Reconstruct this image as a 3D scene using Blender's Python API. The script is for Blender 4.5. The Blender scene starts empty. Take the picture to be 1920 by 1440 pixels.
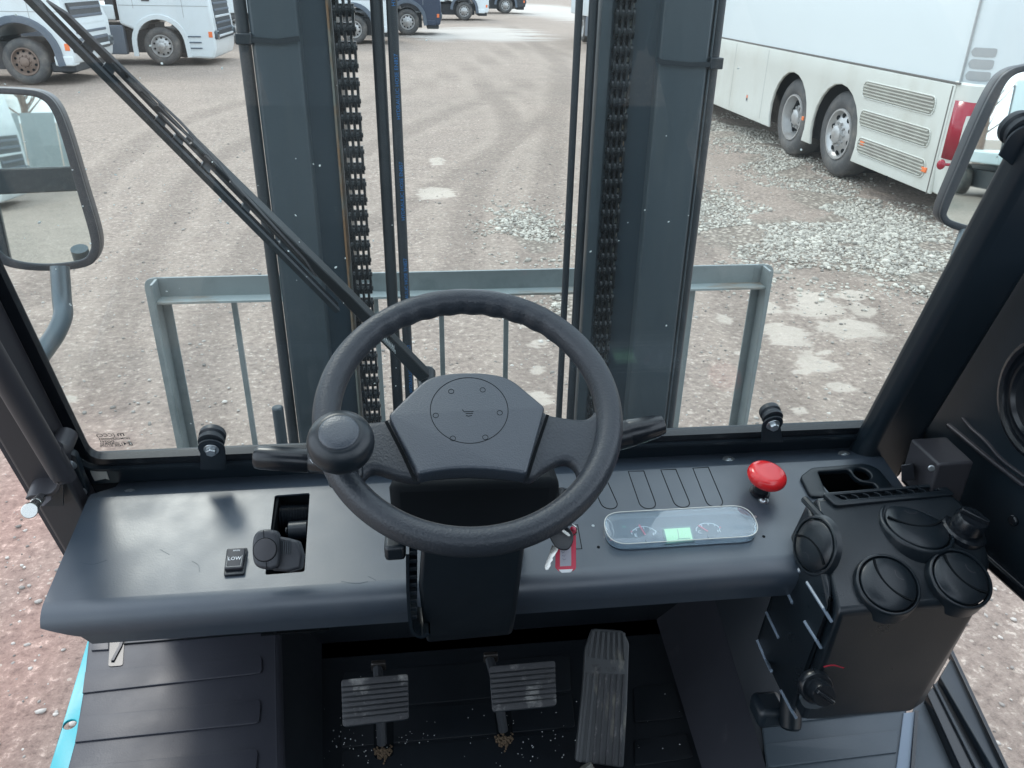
import bpy, bmesh, math, random
import numpy as np
from mathutils import Vector, Matrix, noise
random.seed(7); rng = np.random.default_rng(7)
sc = bpy.context.scene
COL = sc.collection
R = math.radians

# ------------------------------------------------------------------ camera
CAMLOC = Vector((0.0, 0.0, 2.2)); FPX = 1500.0            # focal length in pixels of a 1920 px wide picture
yaw, pit, rol = R(-7.16), R(26.9), R(1.08)
cf = Vector((-math.sin(yaw)*math.cos(pit), math.cos(yaw)*math.cos(pit), -math.sin(pit)))
cr = Vector((math.cos(yaw), math.sin(yaw), 0)); cu = cr.cross(cf)
cr2 = math.cos(rol)*cr + math.sin(rol)*cu; cu2 = -math.sin(rol)*cr + math.cos(rol)*cu
cam_d = bpy.data.cameras.new('camera'); cam = bpy.data.objects.new('camera', cam_d); COL.objects.link(cam)
M = Matrix.Identity(4)
for i in range(3): M[i][0] = cr2[i]; M[i][1] = cu2[i]; M[i][2] = -cf[i]; M[i][3] = CAMLOC[i]
cam.matrix_world = M
cam_d.sensor_width = 36; cam_d.lens = FPX/1920*36; cam_d.clip_start = 0.02; cam_d.clip_end = 900
sc.camera = cam
sc.render.resolution_x = 1024; sc.render.resolution_y = 768

# ------------------------------------------------------------------ world, sun, exposure
SUN_EL, SUN_AZ = R(48), R(-25)          # azimuth measured from +Y towards +X
w = bpy.data.worlds.new('World'); sc.world = w; w.use_nodes = True
nt = w.node_tree; nt.nodes.clear()
wo = nt.nodes.new('ShaderNodeOutputWorld'); bg = nt.nodes.new('ShaderNodeBackground')
sky = nt.nodes.new('ShaderNodeTexSky'); sky.sky_type = 'NISHITA'; sky.sun_disc = False
sky.sun_elevation = SUN_EL; sky.sun_rotation = SUN_AZ; sky.air_density = 1.2; sky.dust_density = 2.5
tcw = nt.nodes.new('ShaderNodeTexCoord'); mpw = nt.nodes.new('ShaderNodeMapping'); mpw.inputs['Scale'].default_value = (1, 1, 2.6)
nzw = nt.nodes.new('ShaderNodeTexNoise'); nzw.inputs['Scale'].default_value = 2.2; nzw.inputs['Detail'].default_value = 6
nzw.inputs['Roughness'].default_value = 0.62
rpw = nt.nodes.new('ShaderNodeValToRGB'); rpw.color_ramp.elements[0].position = .32; rpw.color_ramp.elements[1].position = .52
mxw = nt.nodes.new('ShaderNodeMix'); mxw.data_type = 'RGBA'; mxw.inputs['B'].default_value = (12.2, 13.8, 15.6, 1)
nt.links.new(tcw.outputs['Generated'], mpw.inputs['Vector']); nt.links.new(mpw.outputs['Vector'], nzw.inputs['Vector'])
nt.links.new(nzw.outputs['Fac'], rpw.inputs['Fac']); nt.links.new(rpw.outputs['Color'], mxw.inputs['Factor'])
nt.links.new(sky.outputs['Color'], mxw.inputs['A']); nt.links.new(mxw.outputs['Result'], bg.inputs['Color'])
bg.inputs['Strength'].default_value = 0.12
nt.links.new(bg.outputs['Background'], wo.inputs['Surface'])
sd = bpy.data.lights.new('sun', 'SUN'); sd.energy = 0.9; sd.angle = R(14); sd.color = (1, .96, .9)
sun = bpy.data.objects.new('sun', sd); COL.objects.link(sun)
sdir = Vector((math.sin(SUN_AZ)*math.cos(SUN_EL), math.cos(SUN_AZ)*math.cos(SUN_EL), math.sin(SUN_EL)))
sun.rotation_euler = sdir.to_track_quat('Z', 'Y').to_euler(); sun.location = (0, 0, 30)
vs = sc.view_settings; vs.view_transform = 'Standard'; vs.look = 'None'; vs.gamma = 1; vs.use_curve_mapping = False
vs.exposure = 0.55
sc.cycles.max_bounces = 8; sc.cycles.transparent_max_bounces = 16

# ------------------------------------------------------------------ materials
def mat(name, col, rough=.5, metal=0, var=0, vscale=6, bump=0, bscale=60, rvar=0, rscale=8, spec=.5,
        dirt=None, dscale=5, dlo=.5, dhi=.7, stretch=(1, 1, 1), coat=0):
    m = bpy.data.materials.new(name); m.use_nodes = True; t = m.node_tree; b = t.nodes['Principled BSDF']
    b.inputs['Base Color'].default_value = (*col, 1); b.inputs['Roughness'].default_value = rough
    b.inputs['Metallic'].default_value = metal; b.inputs['Specular IOR Level'].default_value = spec
    if coat: b.inputs['Coat Weight'].default_value = coat; b.inputs['Coat Roughness'].default_value = .1
    N = t.nodes.new; L = t.links.new
    tc = N('ShaderNodeTexCoord'); mp = N('ShaderNodeMapping'); mp.inputs['Scale'].default_value = stretch
    L(tc.outputs['Object'], mp.inputs['Vector'])
    cout = None
    if var:
        n = N('ShaderNodeTexNoise'); n.inputs['Scale'].default_value = vscale; n.inputs['Detail'].default_value = 5
        L(mp.outputs['Vector'], n.inputs['Vector'])
        mx = N('ShaderNodeMix'); mx.data_type = 'RGBA'; L(n.outputs['Fac'], mx.inputs['Factor'])
        mx.inputs['A'].default_value = (*[c*(1-var) for c in col], 1); mx.inputs['B'].default_value = (*[min(1, c*(1+var)) for c in col], 1)
        cout = mx.outputs['Result']
    if dirt:
        n = N('ShaderNodeTexNoise'); n.inputs['Scale'].default_value = dscale; n.inputs['Detail'].default_value = 8; n.inputs['Roughness'].default_value = .65
        L(mp.outputs['Vector'], n.inputs['Vector'])
        rp = N('ShaderNodeValToRGB'); rp.color_ramp.elements[0].position = dlo; rp.color_ramp.elements[1].position = dhi
        L(n.outputs['Fac'], rp.inputs['Fac'])
        mx = N('ShaderNodeMix'); mx.data_type = 'RGBA'; L(rp.outputs['Color'], mx.inputs['Factor'])
        mx.inputs['A'].default_value = (*col, 1); mx.inputs['B'].default_value = (*dirt, 1)
        if cout: L(cout, mx.inputs['A'])
        cout = mx.outputs['Result']
    if cout: L(cout, b.inputs['Base Color'])
    if rvar:
        n = N('ShaderNodeTexNoise'); n.inputs['Scale'].default_value = rscale; n.inputs['Detail'].default_value = 6
        L(mp.outputs['Vector'], n.inputs['Vector'])
        mr = N('ShaderNodeMapRange'); mr.inputs['From Min'].default_value = .3; mr.inputs['From Max'].default_value = .7
        mr.inputs['To Min'].default_value = rough-rvar; mr.inputs['To Max'].default_value = rough+rvar
        L(n.outputs['Fac'], mr.inputs['Value']); L(mr.outputs['Result'], b.inputs['Roughness'])
    if bump:
        n = N('ShaderNodeTexNoise'); n.inputs['Scale'].default_value = bscale; n.inputs['Detail'].default_value = 3
        L(mp.outputs['Vector'], n.inputs['Vector'])
        bp = N('ShaderNodeBump'); bp.inputs['Strength'].default_value = bump; bp.inputs['Distance'].default_value = .002
        L(n.outputs['Fac'], bp.inputs['Height']); L(bp.outputs['Normal'], b.inputs['Normal'])
    return m

def pane(name, tint, gloss=1.0, dust=.02, dustcol=(.7, .75, .75), rough=0.0, ior=1.45):
    """thin sheet of glass: tinted transparency, fresnel reflection, a trace of dust"""
    m = bpy.data.materials.new(name); m.use_nodes = True; t = m.node_tree; t.nodes.clear(); N = t.nodes.new; L = t.links.new
    o = N('ShaderNodeOutputMaterial'); tr = N('ShaderNodeBsdfTransparent'); tr.inputs['Color'].default_value = (*tint, 1)
    g = N('ShaderNodeBsdfGlossy'); g.inputs['Roughness'].default_value = rough
    fr = N('ShaderNodeLayerWeight'); fr.inputs['Blend'].default_value = .5          # Schlick's approximation, the same from both sides
    pw = N('ShaderNodeMath'); pw.operation = 'POWER'; pw.inputs[1].default_value = 5; L(fr.outputs['Facing'], pw.inputs[0])
    ma = N('ShaderNodeMath'); ma.operation = 'MULTIPLY_ADD'; ma.inputs[1].default_value = .96; ma.inputs[2].default_value = .04; L(pw.outputs['Value'], ma.inputs[0])
    mu = N('ShaderNodeMath'); mu.operation = 'MULTIPLY'; mu.inputs[1].default_value = gloss; L(ma.outputs['Value'], mu.inputs[0])
    m1 = N('ShaderNodeMixShader'); L(mu.outputs['Value'], m1.inputs['Fac']); L(tr.outputs['BSDF'], m1.inputs[1]); L(g.outputs['BSDF'], m1.inputs[2])
    df = N('ShaderNodeBsdfDiffuse'); df.inputs['Color'].default_value = (*dustcol, 1)
    tl = N('ShaderNodeBsdfTranslucent'); tl.inputs['Color'].default_value = (*dustcol, 1)
    ad = N('ShaderNodeMixShader'); ad.inputs['Fac'].default_value = .5; L(df.outputs['BSDF'], ad.inputs[1]); L(tl.outputs['BSDF'], ad.inputs[2])
    tc = N('ShaderNodeTexCoord'); nz = N('ShaderNodeTexNoise'); nz.inputs['Scale'].default_value = 3; nz.inputs['Detail'].default_value = 6
    L(tc.outputs['Object'], nz.inputs['Vector'])
    mr = N('ShaderNodeMapRange'); mr.inputs['From Min'].default_value = .35; mr.inputs['From Max'].default_value = .75
    mr.inputs['To Min'].default_value = dust*.5; mr.inputs['To Max'].default_value = dust*1.8; L(nz.outputs['Fac'], mr.inputs['Value'])
    m2 = N('ShaderNodeMixShader'); L(mr.outputs['Result'], m2.inputs['Fac']); L(m1.outputs['Shader'], m2.inputs[1]); L(ad.outputs['Shader'], m2.inputs[2])
    L(m2.outputs['Shader'], o.inputs['Surface'])
    return m

def emis(name, col, s):
    m = bpy.data.materials.new(name); m.use_nodes = True; b = m.node_tree.nodes['Principled BSDF']
    b.inputs['Base Color'].default_value = (*col, 1); b.inputs['Emission Color'].default_value = (*col, 1); b.inputs['Emission Strength'].default_value = s
    return m

MT = dict(
    dash=mat('dash_paint', (.032, .046, .064), .38, var=.10, vscale=9, rvar=.05, rscale=16, bump=.06, bscale=420, dirt=(.048, .060, .074), dscale=11, dlo=.45, dhi=.9, spec=1.0),
    frame=mat('frame_paint', (.010, .017, .024), .38, bump=.05, bscale=300, rvar=.05, spec=.5),
    post=mat('post_paint', (.034, .034, .040), .45, bump=.05, bscale=300, spec=.5),
    plastic=mat('black_plastic', (.007, .012, .017), .33, bump=.08, bscale=600, rvar=.05, spec=.5),
    heater=mat('heater_plastic', (.008, .013, .018), .33, bump=.12, bscale=500, rvar=.07, rscale=14, spec=.5),
    gloss=mat('gloss_plastic', (.008, .011, .015), .26, spec=.5),
    wheel=mat('wheel_rubber', (.022, .028, .036), .42, var=.15, vscale=12, bump=.35, bscale=380, rvar=.06, rscale=10, spec=.5),
    hub=mat('hub_plastic', (.026, .036, .049), .36, bump=.22, bscale=620, rvar=.05, spec=.8),
    dark=mat('dark_void', (.005, .007, .009), .7, spec=.1),
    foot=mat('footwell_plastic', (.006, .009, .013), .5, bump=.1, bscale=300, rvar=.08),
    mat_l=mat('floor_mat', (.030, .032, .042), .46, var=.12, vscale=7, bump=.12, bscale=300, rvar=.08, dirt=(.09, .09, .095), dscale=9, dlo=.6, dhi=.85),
    mat_r=mat('floor_mat_grey', (.048, .064, .078), .45, var=.1, vscale=7, bump=.1, bscale=300, rvar=.08),
    strip=mat('floor_edge_strip', (.16, .21, .27), .4),
    cyan=mat('cyan_paint', (.004, .35, .41), .35, var=.08, dirt=(.02, .25, .28), dscale=22, dlo=.62, dhi=.72, bump=.1, bscale=90),
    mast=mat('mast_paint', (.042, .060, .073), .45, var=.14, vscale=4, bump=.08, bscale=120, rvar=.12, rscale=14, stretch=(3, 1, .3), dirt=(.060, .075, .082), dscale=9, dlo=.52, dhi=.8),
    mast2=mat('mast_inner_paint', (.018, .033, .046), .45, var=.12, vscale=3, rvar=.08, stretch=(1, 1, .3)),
    grease=mat('greasy_steel', (.020, .018, .017), .35, var=.3, vscale=20, rvar=.1),
    rust=mat('rust_edge', (.16, .17, .15), .6, var=.4, vscale=18, dirt=(.20, .11, .05), dscale=12, dlo=.5, dhi=.62, stretch=(1, 1, .6)),
    chain=mat('oiled_chain', (.012, .015, .018), .28, metal=.4, var=.3, vscale=40, rvar=.1, rscale=40),
    hose=mat('hose_rubber', (.022, .029, .036), .45, bump=.05, bscale=200),
    blue=mat('hose_print', (.02, .16, .42), .5),
    galv=mat('guard_paint', (.21, .245, .248), .42, var=.12, vscale=8, dirt=(.10, .13, .135), dscale=5, dlo=.5, dhi=.75, rvar=.08),
    galvl=mat('guard_lip_lit', (.30, .35, .35), .45, var=.12, vscale=8, dirt=(.24, .15, .08), dscale=6, dlo=.52, dhi=.66, stretch=(.4, 1, 1)),  # lip facing up: its brighter light put into a paler colour, plus rust stains
    zinc=mat('zinc_bolt', (.50, .54, .56), .28, metal=.9, var=.15, vscale=60),
    steel=mat('bright_steel', (.55, .55, .52), .25, metal=1),
    nut=mat('grey_nut', (.16, .15, .16), .4, metal=.5),
    red=mat('red_button', (.62, .018, .022), .25, spec=.5, coat=.3),
    redp=mat('red_tag_plastic', (.50, .012, .05), .25),
    pink=mat('pink_mark', (.75, .15, .22), .5),
    paper=mat('paper', (.36, .36, .41), .7, var=.1, vscale=60),
    white=mat('white_print', (.75, .78, .80), .5),
    ink=mat('ink', (.05, .05, .09), .6),
    sticker=mat('silver_sticker', (.50, .51, .48), .4, var=.15, vscale=40),
    cface=mat('cluster_face', (.075, .10, .13), .18, var=.06, vscale=12, spec=.7),
    green=mat('green_print', (.06, .40, .30), .5),
    lcd=emis('lcd_glow', (.34, .62, .36), .55),
    lcdf=mat('lcd_frame', (.13, .22, .22), .4),
    buw=mat('bus_white', (.66, .71, .72), .25, var=.015, vscale=1, spec=.5),
    bul=mat('bus_skirt_white', (.61, .62, .575), .4, var=.03, vscale=1.5, dirt=(.50, .49, .43), dscale=1.6, dlo=.5, dhi=.85, stretch=(1, 1, .5)),
    bgr=mat('bus_grille', (.36, .355, .31), .5, var=.15, vscale=6, dirt=(.30, .28, .25), dscale=5, dlo=.45, dhi=.75),
    bgs=mat('bus_vent_grey', (.36, .37, .37), .5),
    bdk=mat('bus_seam', (.14, .13, .12), .6),
    lampr=mat('red_lens', (.30, .012, .03), .18, var=.1),
    lampg=mat('lamp_smoked', (.16, .18, .22), .25),
    orange=mat('amber_reflector', (.85, .20, .06), .3),
    tyre=mat('tyre_rubber', (.070, .070, .072), .7, var=.25, vscale=6, bump=.3, bscale=60, dirt=(.17, .155, .14), dscale=4, dlo=.45, dhi=.75),
    rim=mat('wheel_rim', (.48, .48, .48), .35, metal=.5, var=.1, vscale=8, dirt=(.25, .22, .2), dscale=6, dlo=.5, dhi=.8),
    rimr=mat('rusty_rim', (.22, .16, .13), .6, metal=.2, var=.3, vscale=8),
    tw=mat('truck_white', (.69, .74, .76), .25, var=.02, dirt=(.60, .62, .62), dscale=1.5, dlo=.5, dhi=.85),
    tgrey=mat('truck_chassis_grey', (.10, .125, .16), .5, var=.15),
    tdk=mat('truck_black', (.03, .034, .04), .45, var=.2),
    tnavy=mat('truck_navy', (.03, .045, .08), .3),
    tglass=mat('truck_window', (.05, .07, .085), .06, spec=.8),
    mirror=mat('mirror_silver', (.86, .93, .91), .015, metal=1),
    mirh=mat('mirror_housing', (.028, .031, .038), .4, bump=.1, bscale=300),
    tube=mat('mirror_tube_steel', (.10, .125, .14), .35, metal=.5, var=.1),
    fence=mat('fence_blue_grey', (.26, .31, .33), .6, var=.05),
    crud=mat('sand_crud', (.11, .075, .045), .8, var=.6, vscale=300, bump=1, bscale=500),
    padw=mat('pedal_rubber', (.036, .038, .043), .6, var=.35, vscale=30, dirt=(.26, .26, .25), dscale=24, dlo=.54, dhi=.72, bump=.5, bscale=200),
    pedw=mat('accelerator_rubber', (.045, .050, .055), .5, var=.25, vscale=25, dirt=(.20, .19, .16), dscale=13, dlo=.57, dhi=.72, stretch=(2.5, .8, .8)),
    pebble=mat('pebbles', (.42, .40, .36), .8, var=.35, vscale=5),
    gravel=mat('gravel_stone', (.50, .49, .44), .8, var=.35, vscale=9),
    drop=mat('water_drop', (.9, .95, .95), .05, spec=1),
    glassf=pane('windscreen_glass', (.945, .972, .962), gloss=.9, dust=.010),
    glassd=pane('door_glass', (.965, .975, .965), gloss=.9, dust=.006),
    lens=pane('clear_lens', (.88, .93, .96), gloss=2.4, dust=.03, dustcol=(.7, .8, .9), rough=.02),
)

# ------------------------------------------------------------------ helpers
def ray(px, py): return cr2*((px-960)/FPX) - cu2*((py-720)/FPX) + cf
def at(px, py, depth): return CAMLOC + ray(px, py)*depth         # a point seen there, so many metres into the picture
def hit(px, py, P, N):
    d = ray(px, py); N = Vector(N); return CAMLOC + d*(((Vector(P)-CAMLOC).dot(N))/d.dot(N))
class Fr:
    def __init__(s, O, U, V):
        s.O = Vector(O); s.U = Vector(U).normalized(); V = Vector(V); s.N = s.U.cross(V).normalized(); s.V = s.N.cross(s.U)
        m = Matrix.Identity(4)
        for i in range(3): m[i][0] = s.U[i]; m[i][1] = s.V[i]; m[i][2] = s.N[i]; m[i][3] = s.O[i]
        s.M = m
    def px(s, x, y):
        p = hit(x, y, s.O, s.N)-s.O; return (p.dot(s.U), p.dot(s.V))
    def q(s, pts): return [s.px(*p) for p in pts]
    def P(s, u, v, n=0): return s.O + s.U*u + s.V*v + s.N*n
    def off(s, n): return Fr(s.O+s.N*n, s.U, s.V)
def FY(y): return Fr((0, y, 0), (1, 0, 0), (0, 0, 1))            # upright, facing the cab (-Y)
def FZ(z): return Fr((0, 0, z), (1, 0, 0), (0, 1, 0))            # level, facing up
def FX(x): return Fr((x, 0, 0), (0, -1, 0), (0, 0, 1))           # upright, facing -X

def shade(me, ang=35):
    bm = bmesh.new(); bm.from_mesh(me)
    for f in bm.faces: f.smooth = True
    c = math.cos(R(ang))
    for e in bm.edges:
        if len(e.link_faces) == 2:
            e.smooth = e.link_faces[0].normal.dot(e.link_faces[1].normal) > c
    bm.to_mesh(me); bm.free()
def fin(name, bm, m, parent=None, bev=0, seg=2, ang=35, label=None):
    bmesh.ops.recalc_face_normals(bm, faces=bm.faces)
    me = bpy.data.meshes.new(name); bm.to_mesh(me); bm.free(); shade(me, ang)
    me.materials.append(m if not isinstance(m, str) else MT[m])
    o = bpy.data.objects.new(name, me); COL.objects.link(o)
    if parent: o.parent = parent
    if bev:
        b = o.modifiers.new('bevel', 'BEVEL'); b.width = bev; b.segments = seg; b.limit_method = 'ANGLE'; b.angle_limit = R(30); b.harden_normals = False
    if label: o['label'] = label
    return o
def B(): return bmesh.new()
def xf(bm, verts, M): bmesh.ops.transform(bm, matrix=M, verts=verts)
def box(bm, c, s, rot=None):
    v = bmesh.ops.create_cube(bm, size=1)['verts']
    m = Matrix.Translation(Vector(c)) @ (rot.to_4x4() if rot else Matrix.Identity(4)) @ Matrix.Diagonal((*s, 1)); xf(bm, v, m); return v
def fbox(bm, f, u0, u1, v0, v1, n0, n1):
    v = bmesh.ops.create_cube(bm, size=1)['verts']
    xf(bm, v, f.M @ Matrix.Translation(((u0+u1)/2, (v0+v1)/2, (n0+n1)/2)) @ Matrix.Diagonal((abs(u1-u0), abs(v1-v0), abs(n1-n0), 1)))
def cyl(bm, p1, p2, r1, r2=None, seg=16):
    p1 = Vector(p1); p2 = Vector(p2); d = p2-p1; r2 = r1 if r2 is None else r2
    v = bmesh.ops.create_cone(bm, cap_ends=True, segments=seg, radius1=r1, radius2=r2, depth=d.length)['verts']
    xf(bm, v, Matrix.Translation((p1+p2)/2) @ d.to_track_quat('Z', 'Y').to_matrix().to_4x4())
def prism(bm, pts, vec):
    a = [bm.verts.new(p) for p in pts]; b = [bm.verts.new(Vector(p)+Vector(vec)) for p in pts]; n = len(a)
    bm.faces.new(a); bm.faces.new(list(reversed(b)))
    for i in range(n): bm.faces.new([a[i], b[i], b[(i+1) % n], a[(i+1) % n]])
def fprism(bm, f, uv, n0, n1): prism(bm, [f.P(u, v, n0) for u, v in uv], f.N*(n1-n0))
def tube(bm, pts, r, seg=12, closed=False):
    pts = [Vector(p) for p in pts]; n = len(pts); rings = []; up = None
    for i, p in enumerate(pts):
        a = pts[(i-1) % n] if (closed or i > 0) else p; b = pts[(i+1) % n] if (closed or i < n-1) else p
        t = (b-a).normalized()
        if up is None:
            up = Vector((0, 0, 1)) if abs(t.z) < .9 else Vector((1, 0, 0))
        up = (up - t*up.dot(t)).normalized(); s = t.cross(up); rr = r[i] if isinstance(r, (list, tuple)) else r
        rings.append([bm.verts.new(p + (up*math.cos(2*math.pi*k/seg) + s*math.sin(2*math.pi*k/seg))*rr) for k in range(seg)])
    m = n if closed else n-1
    for i in range(m):
        A = rings[i]; C = rings[(i+1) % n]
        for k in range(seg): bm.faces.new([A[k], A[(k+1) % seg], C[(k+1) % seg], C[k]])
    if not closed: bm.faces.new(list(reversed(rings[0]))); bm.faces.new(rings[-1])
def lathe(bm, prof, M, seg=32):
    rings = []
    for r, h in prof:
        if r < 1e-6: rings.append([bm.verts.new(M @ Vector((0, 0, h)))])
        else: rings.append([bm.verts.new(M @ Vector((r*math.cos(2*math.pi*k/seg), r*math.sin(2*math.pi*k/seg), h))) for k in range(seg)])
    for A, C in zip(rings[:-1], rings[1:]):
        for k in range(seg):
            k2 = (k+1) % seg
            if len(A) == 1 and len(C) == 1: continue
            if len(A) == 1: bm.faces.new([A[0], C[k], C[k2]])
            elif len(C) == 1: bm.faces.new([A[k], A[k2], C[0]])
            else: bm.faces.new([A[k], A[k2], C[k2], C[k]])
def frame_at(P, N, up=(0, 0, 1)):
    N = Vector(N).normalized(); U = Vector(up).cross(N).normalized(); return Fr(P, U, N.cross(U))
def smooth(pts, n=8, closed=True):
    out = []; m = len(pts); rg = range(m if closed else m-1)
    for i in rg:
        g = (lambda k: pts[k % m]) if closed else (lambda k: pts[max(0, min(m-1, k))])
        p0, p1, p2, p3 = g(i-1), g(i), g(i+1), g(i+2)
        for k in range(n):
            t = k/n
            out.append(tuple(.5*((2*p1[j]) + (-p0[j]+p2[j])*t + (2*p0[j]-5*p1[j]+4*p2[j]-p3[j])*t*t + (-p0[j]+3*p1[j]-3*p2[j]+p3[j])*t**3) for j in range(len(p1))))
    if not closed: out.append(tuple(pts[-1]))
    return out
def fillet(pts, r, n=5):
    """round the corners of a closed 2-D outline; r one value or one per corner"""
    out = []; m = len(pts)
    for i, p in enumerate(pts):
        rr = r[i] if isinstance(r, (list, tuple)) else r
        p = Vector(p); a = Vector(pts[i-1])-p; b = Vector(pts[(i+1) % m])-p
        if rr <= 0: out.append(tuple(p)); continue
        l = min(rr, a.length*.48, b.length*.48); A = p+a.normalized()*l; C = p+b.normalized()*l
        for k in range(n+1):
            t = k/n; q = A*(1-t)**2 + p*2*t*(1-t) + C*t*t; out.append(tuple(q))
    return out
def plate(name, f, outs, n0, n1, m, parent=None, bev=0, label=None, res=2, ang=35):
    """flat plate in frame f from outline loops (inner loops become holes), lying between heights n0 and n1"""
    cu_ = bpy.data.curves.new(name, 'CURVE'); cu_.dimensions = '2D'; cu_.fill_mode = 'BOTH'
    for o in outs:
        s = cu_.splines.new('POLY'); s.points.add(len(o)-1); s.use_cyclic_u = True
        for i, p in enumerate(o): s.points[i].co = (p[0], p[1], 0, 1)
    h = abs(n1-n0)/2; cu_.extrude = max(0, h-bev)
    if bev: cu_.bevel_depth = bev; cu_.bevel_resolution = res; cu_.offset = -bev
    t = bpy.data.objects.new(name, cu_); COL.objects.link(t)
    dg = bpy.context.evaluated_depsgraph_get(); dg.update()
    me = bpy.data.meshes.new_from_object(t.evaluated_get(dg)); bpy.data.objects.remove(t); bpy.data.curves.remove(cu_)
    me.name = name; me.transform(f.M @ Matrix.Translation((0, 0, (n0+n1)/2)))
    bm = bmesh.new(); bm.from_mesh(me); bmesh.ops.remove_doubles(bm, verts=bm.verts, dist=1e-6); bmesh.ops.recalc_face_normals(bm, faces=bm.faces); bm.to_mesh(me); bm.free()
    shade(me, ang); me.materials.clear(); me.materials.append(MT[m] if isinstance(m, str) else m)
    o = bpy.data.objects.new(name, me); COL.objects.link(o)
    if parent: o.parent = parent
    if label: o['label'] = label
    return o
def text(name, body, f, u, v, size, m, parent, mirror=False, n=.0006, rot=0, align='CENTER', bold=0):
    c = bpy.data.curves.new(name, 'FONT'); c.body = body; c.size = size; c.align_x = align; c.align_y = 'CENTER'; c.extrude = .00005; c.resolution_u = 2; c.offset = bold
    t = bpy.data.objects.new(name, c); COL.objects.link(t); dg = bpy.context.evaluated_depsgraph_get(); dg.update()
    me = bpy.data.meshes.new_from_object(t.evaluated_get(dg)); bpy.data.objects.remove(t)
    me.transform(f.M @ Matrix.Translation((u, v, n)) @ Matrix.Rotation(rot, 4, 'Z') @ Matrix.Diagonal((-1 if mirror else 1, 1, 1, 1)))
    me.materials.clear(); me.materials.append(MT[m]); o = bpy.data.objects.new(name, me); COL.objects.link(o); o.parent = parent; return o
def ribbon(bm, f, uv, wd, n0, n1, closed=False):
    """thin strip following a 2-D line"""
    uv = [Vector(p) for p in uv]; m = len(uv); L = []; Rr = []
    for i, p in enumerate(uv):
        a = uv[(i-1) % m] if (closed or i) else p; b = uv[(i+1) % m] if (closed or i < m-1) else p
        t = (b-a).normalized(); s = Vector((-t.y, t.x))*wd/2; L.append(p+s); Rr.append(p-s)
    V = [[bm.verts.new(f.P(q.x, q.y, h)) for q in side] for side in (L, Rr) for h in (n0, n1)]
    l0, l1, r0, r1 = V; k = m if closed else m-1
    for i in range(k):
        j = (i+1) % m
        bm.faces.new([l1[i], r1[i], r1[j], l1[j]]); bm.faces.new([l0[i], l1[i], l1[j], l0[j]]); bm.faces.new([r1[i], r0[i], r0[j], r1[j]])
def thing(name, label, cat, group=None, loc=None, rz=0):
    o = bpy.data.objects.new(name, None); COL.objects.link(o); o['label'] = label; o['category'] = cat; o.empty_display_size = .2
    if group: o['group'] = group
    if loc is not None: o.location = loc; o.rotation_euler = (0, 0, rz)
    return o
def group_empty(name, parent, label=None):
    o = bpy.data.objects.new(name, None); COL.objects.link(o); o.parent = parent; o.empty_display_size = .05
    if label: o['label'] = label
    return o
def bolt(bm, P, N, r=.008, h=.007, washer=True):
    P = Vector(P); N = Vector(N).normalized()
    if washer: cyl(bm, P, P+N*.0018, r*1.35, seg=20)
    cyl(bm, P+N*.0012, P+N*h, r, r*.92, seg=6)
def dome(bm, P, N, r=.009, h=.004):
    f = frame_at(P, N, up=(0, 1, .01)); lathe(bm, [(r*1.3, 0), (r*1.3, .001), (r, .0012), (r*.85, h*.7), (r*.5, h), (r*.35, h), (r*.3, h*.45), (0, h*.45)], f.M, 16)

# ================================================================== GROUND
def axis(dense0, dense1, step, far, grow=1.22):
    a = list(np.arange(dense0, dense1+1e-6, step)); s = step; x = a[-1]
    while x < far: s *= grow; x += s; a.append(x)
    s = step; x = a[0]
    while x > -far: s *= grow; x -= s; a.insert(0, x)
    return np.array(a)
gx = axis(-4.5, 6.5, .055, 320); gy = axis(-1.5, 13, .065, 320)
gz_ = lambda px, py: (lambda p: (p.x, p.y))(hit(px, py, (0, 0, 0), (0, 0, 1)))
def blob(px, py, wpx, hpx):
    x, y = gz_(px, py); x1, _ = gz_(px+wpx, py); _, y1 = gz_(px, py-hpx); return (x, y, abs(x1-x)+.01, abs(y1-y)+.01)
WHITE = [blob(*b) for b in ((1600, 612, 66, 24), (1535, 575, 60, 16), (1618, 577, 34, 14), (1475, 620, 48, 26), (1532, 673, 42, 22), (1578, 722, 30, 12), (1440, 572, 24, 12),
         (1520, 555, 30, 16), (1600, 548, 36, 10), (1500, 764, 20, 7), (1780, 702, 26, 6), (815, 358, 42, 13), (820, 300, 16, 10), (1390, 655, 14, 6), (1360, 590, 20, 9), (1010, 690, 16, 8), (1000, 745, 34, 16),
         (990, 600, 24, 10), (1010, 640, 18, 8), (120, 745, 24, 8), (1420, 650, 10, 5), (30, 1120, 10, 8), (1550, 650, 12, 6), (1505, 690, 20, 6))]
GRAV = [blob(*b) for b in ((1420, 440, 150, 40), (1580, 465, 150, 45), (1690, 440, 110, 60), (1390, 250, 60, 30), (1470, 310, 60, 26), (1560, 370, 80, 26), (1640, 420, 90, 30), (980, 420, 55, 25), (1000, 440, 40, 30), (1085, 570, 50, 30), (1740, 520, 60, 40), (1330, 380, 60, 30))]
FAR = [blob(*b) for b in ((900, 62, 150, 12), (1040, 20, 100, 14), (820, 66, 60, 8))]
RED = [blob(*b) for b in ((30, 960, 150, 150), (20, 1250, 150, 250))]
def field(L, X, Y):
    v = np.zeros_like(X)
    for (x, y, a, b) in L: v = np.maximum(v, np.exp(-(((X-x)/a)**2+((Y-y)/b)**2)*.75))
    return v
X, Y = np.meshgrid(gx, gy); nx, ny = len(gx), len(gy)
Zg = np.zeros_like(X)
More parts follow.
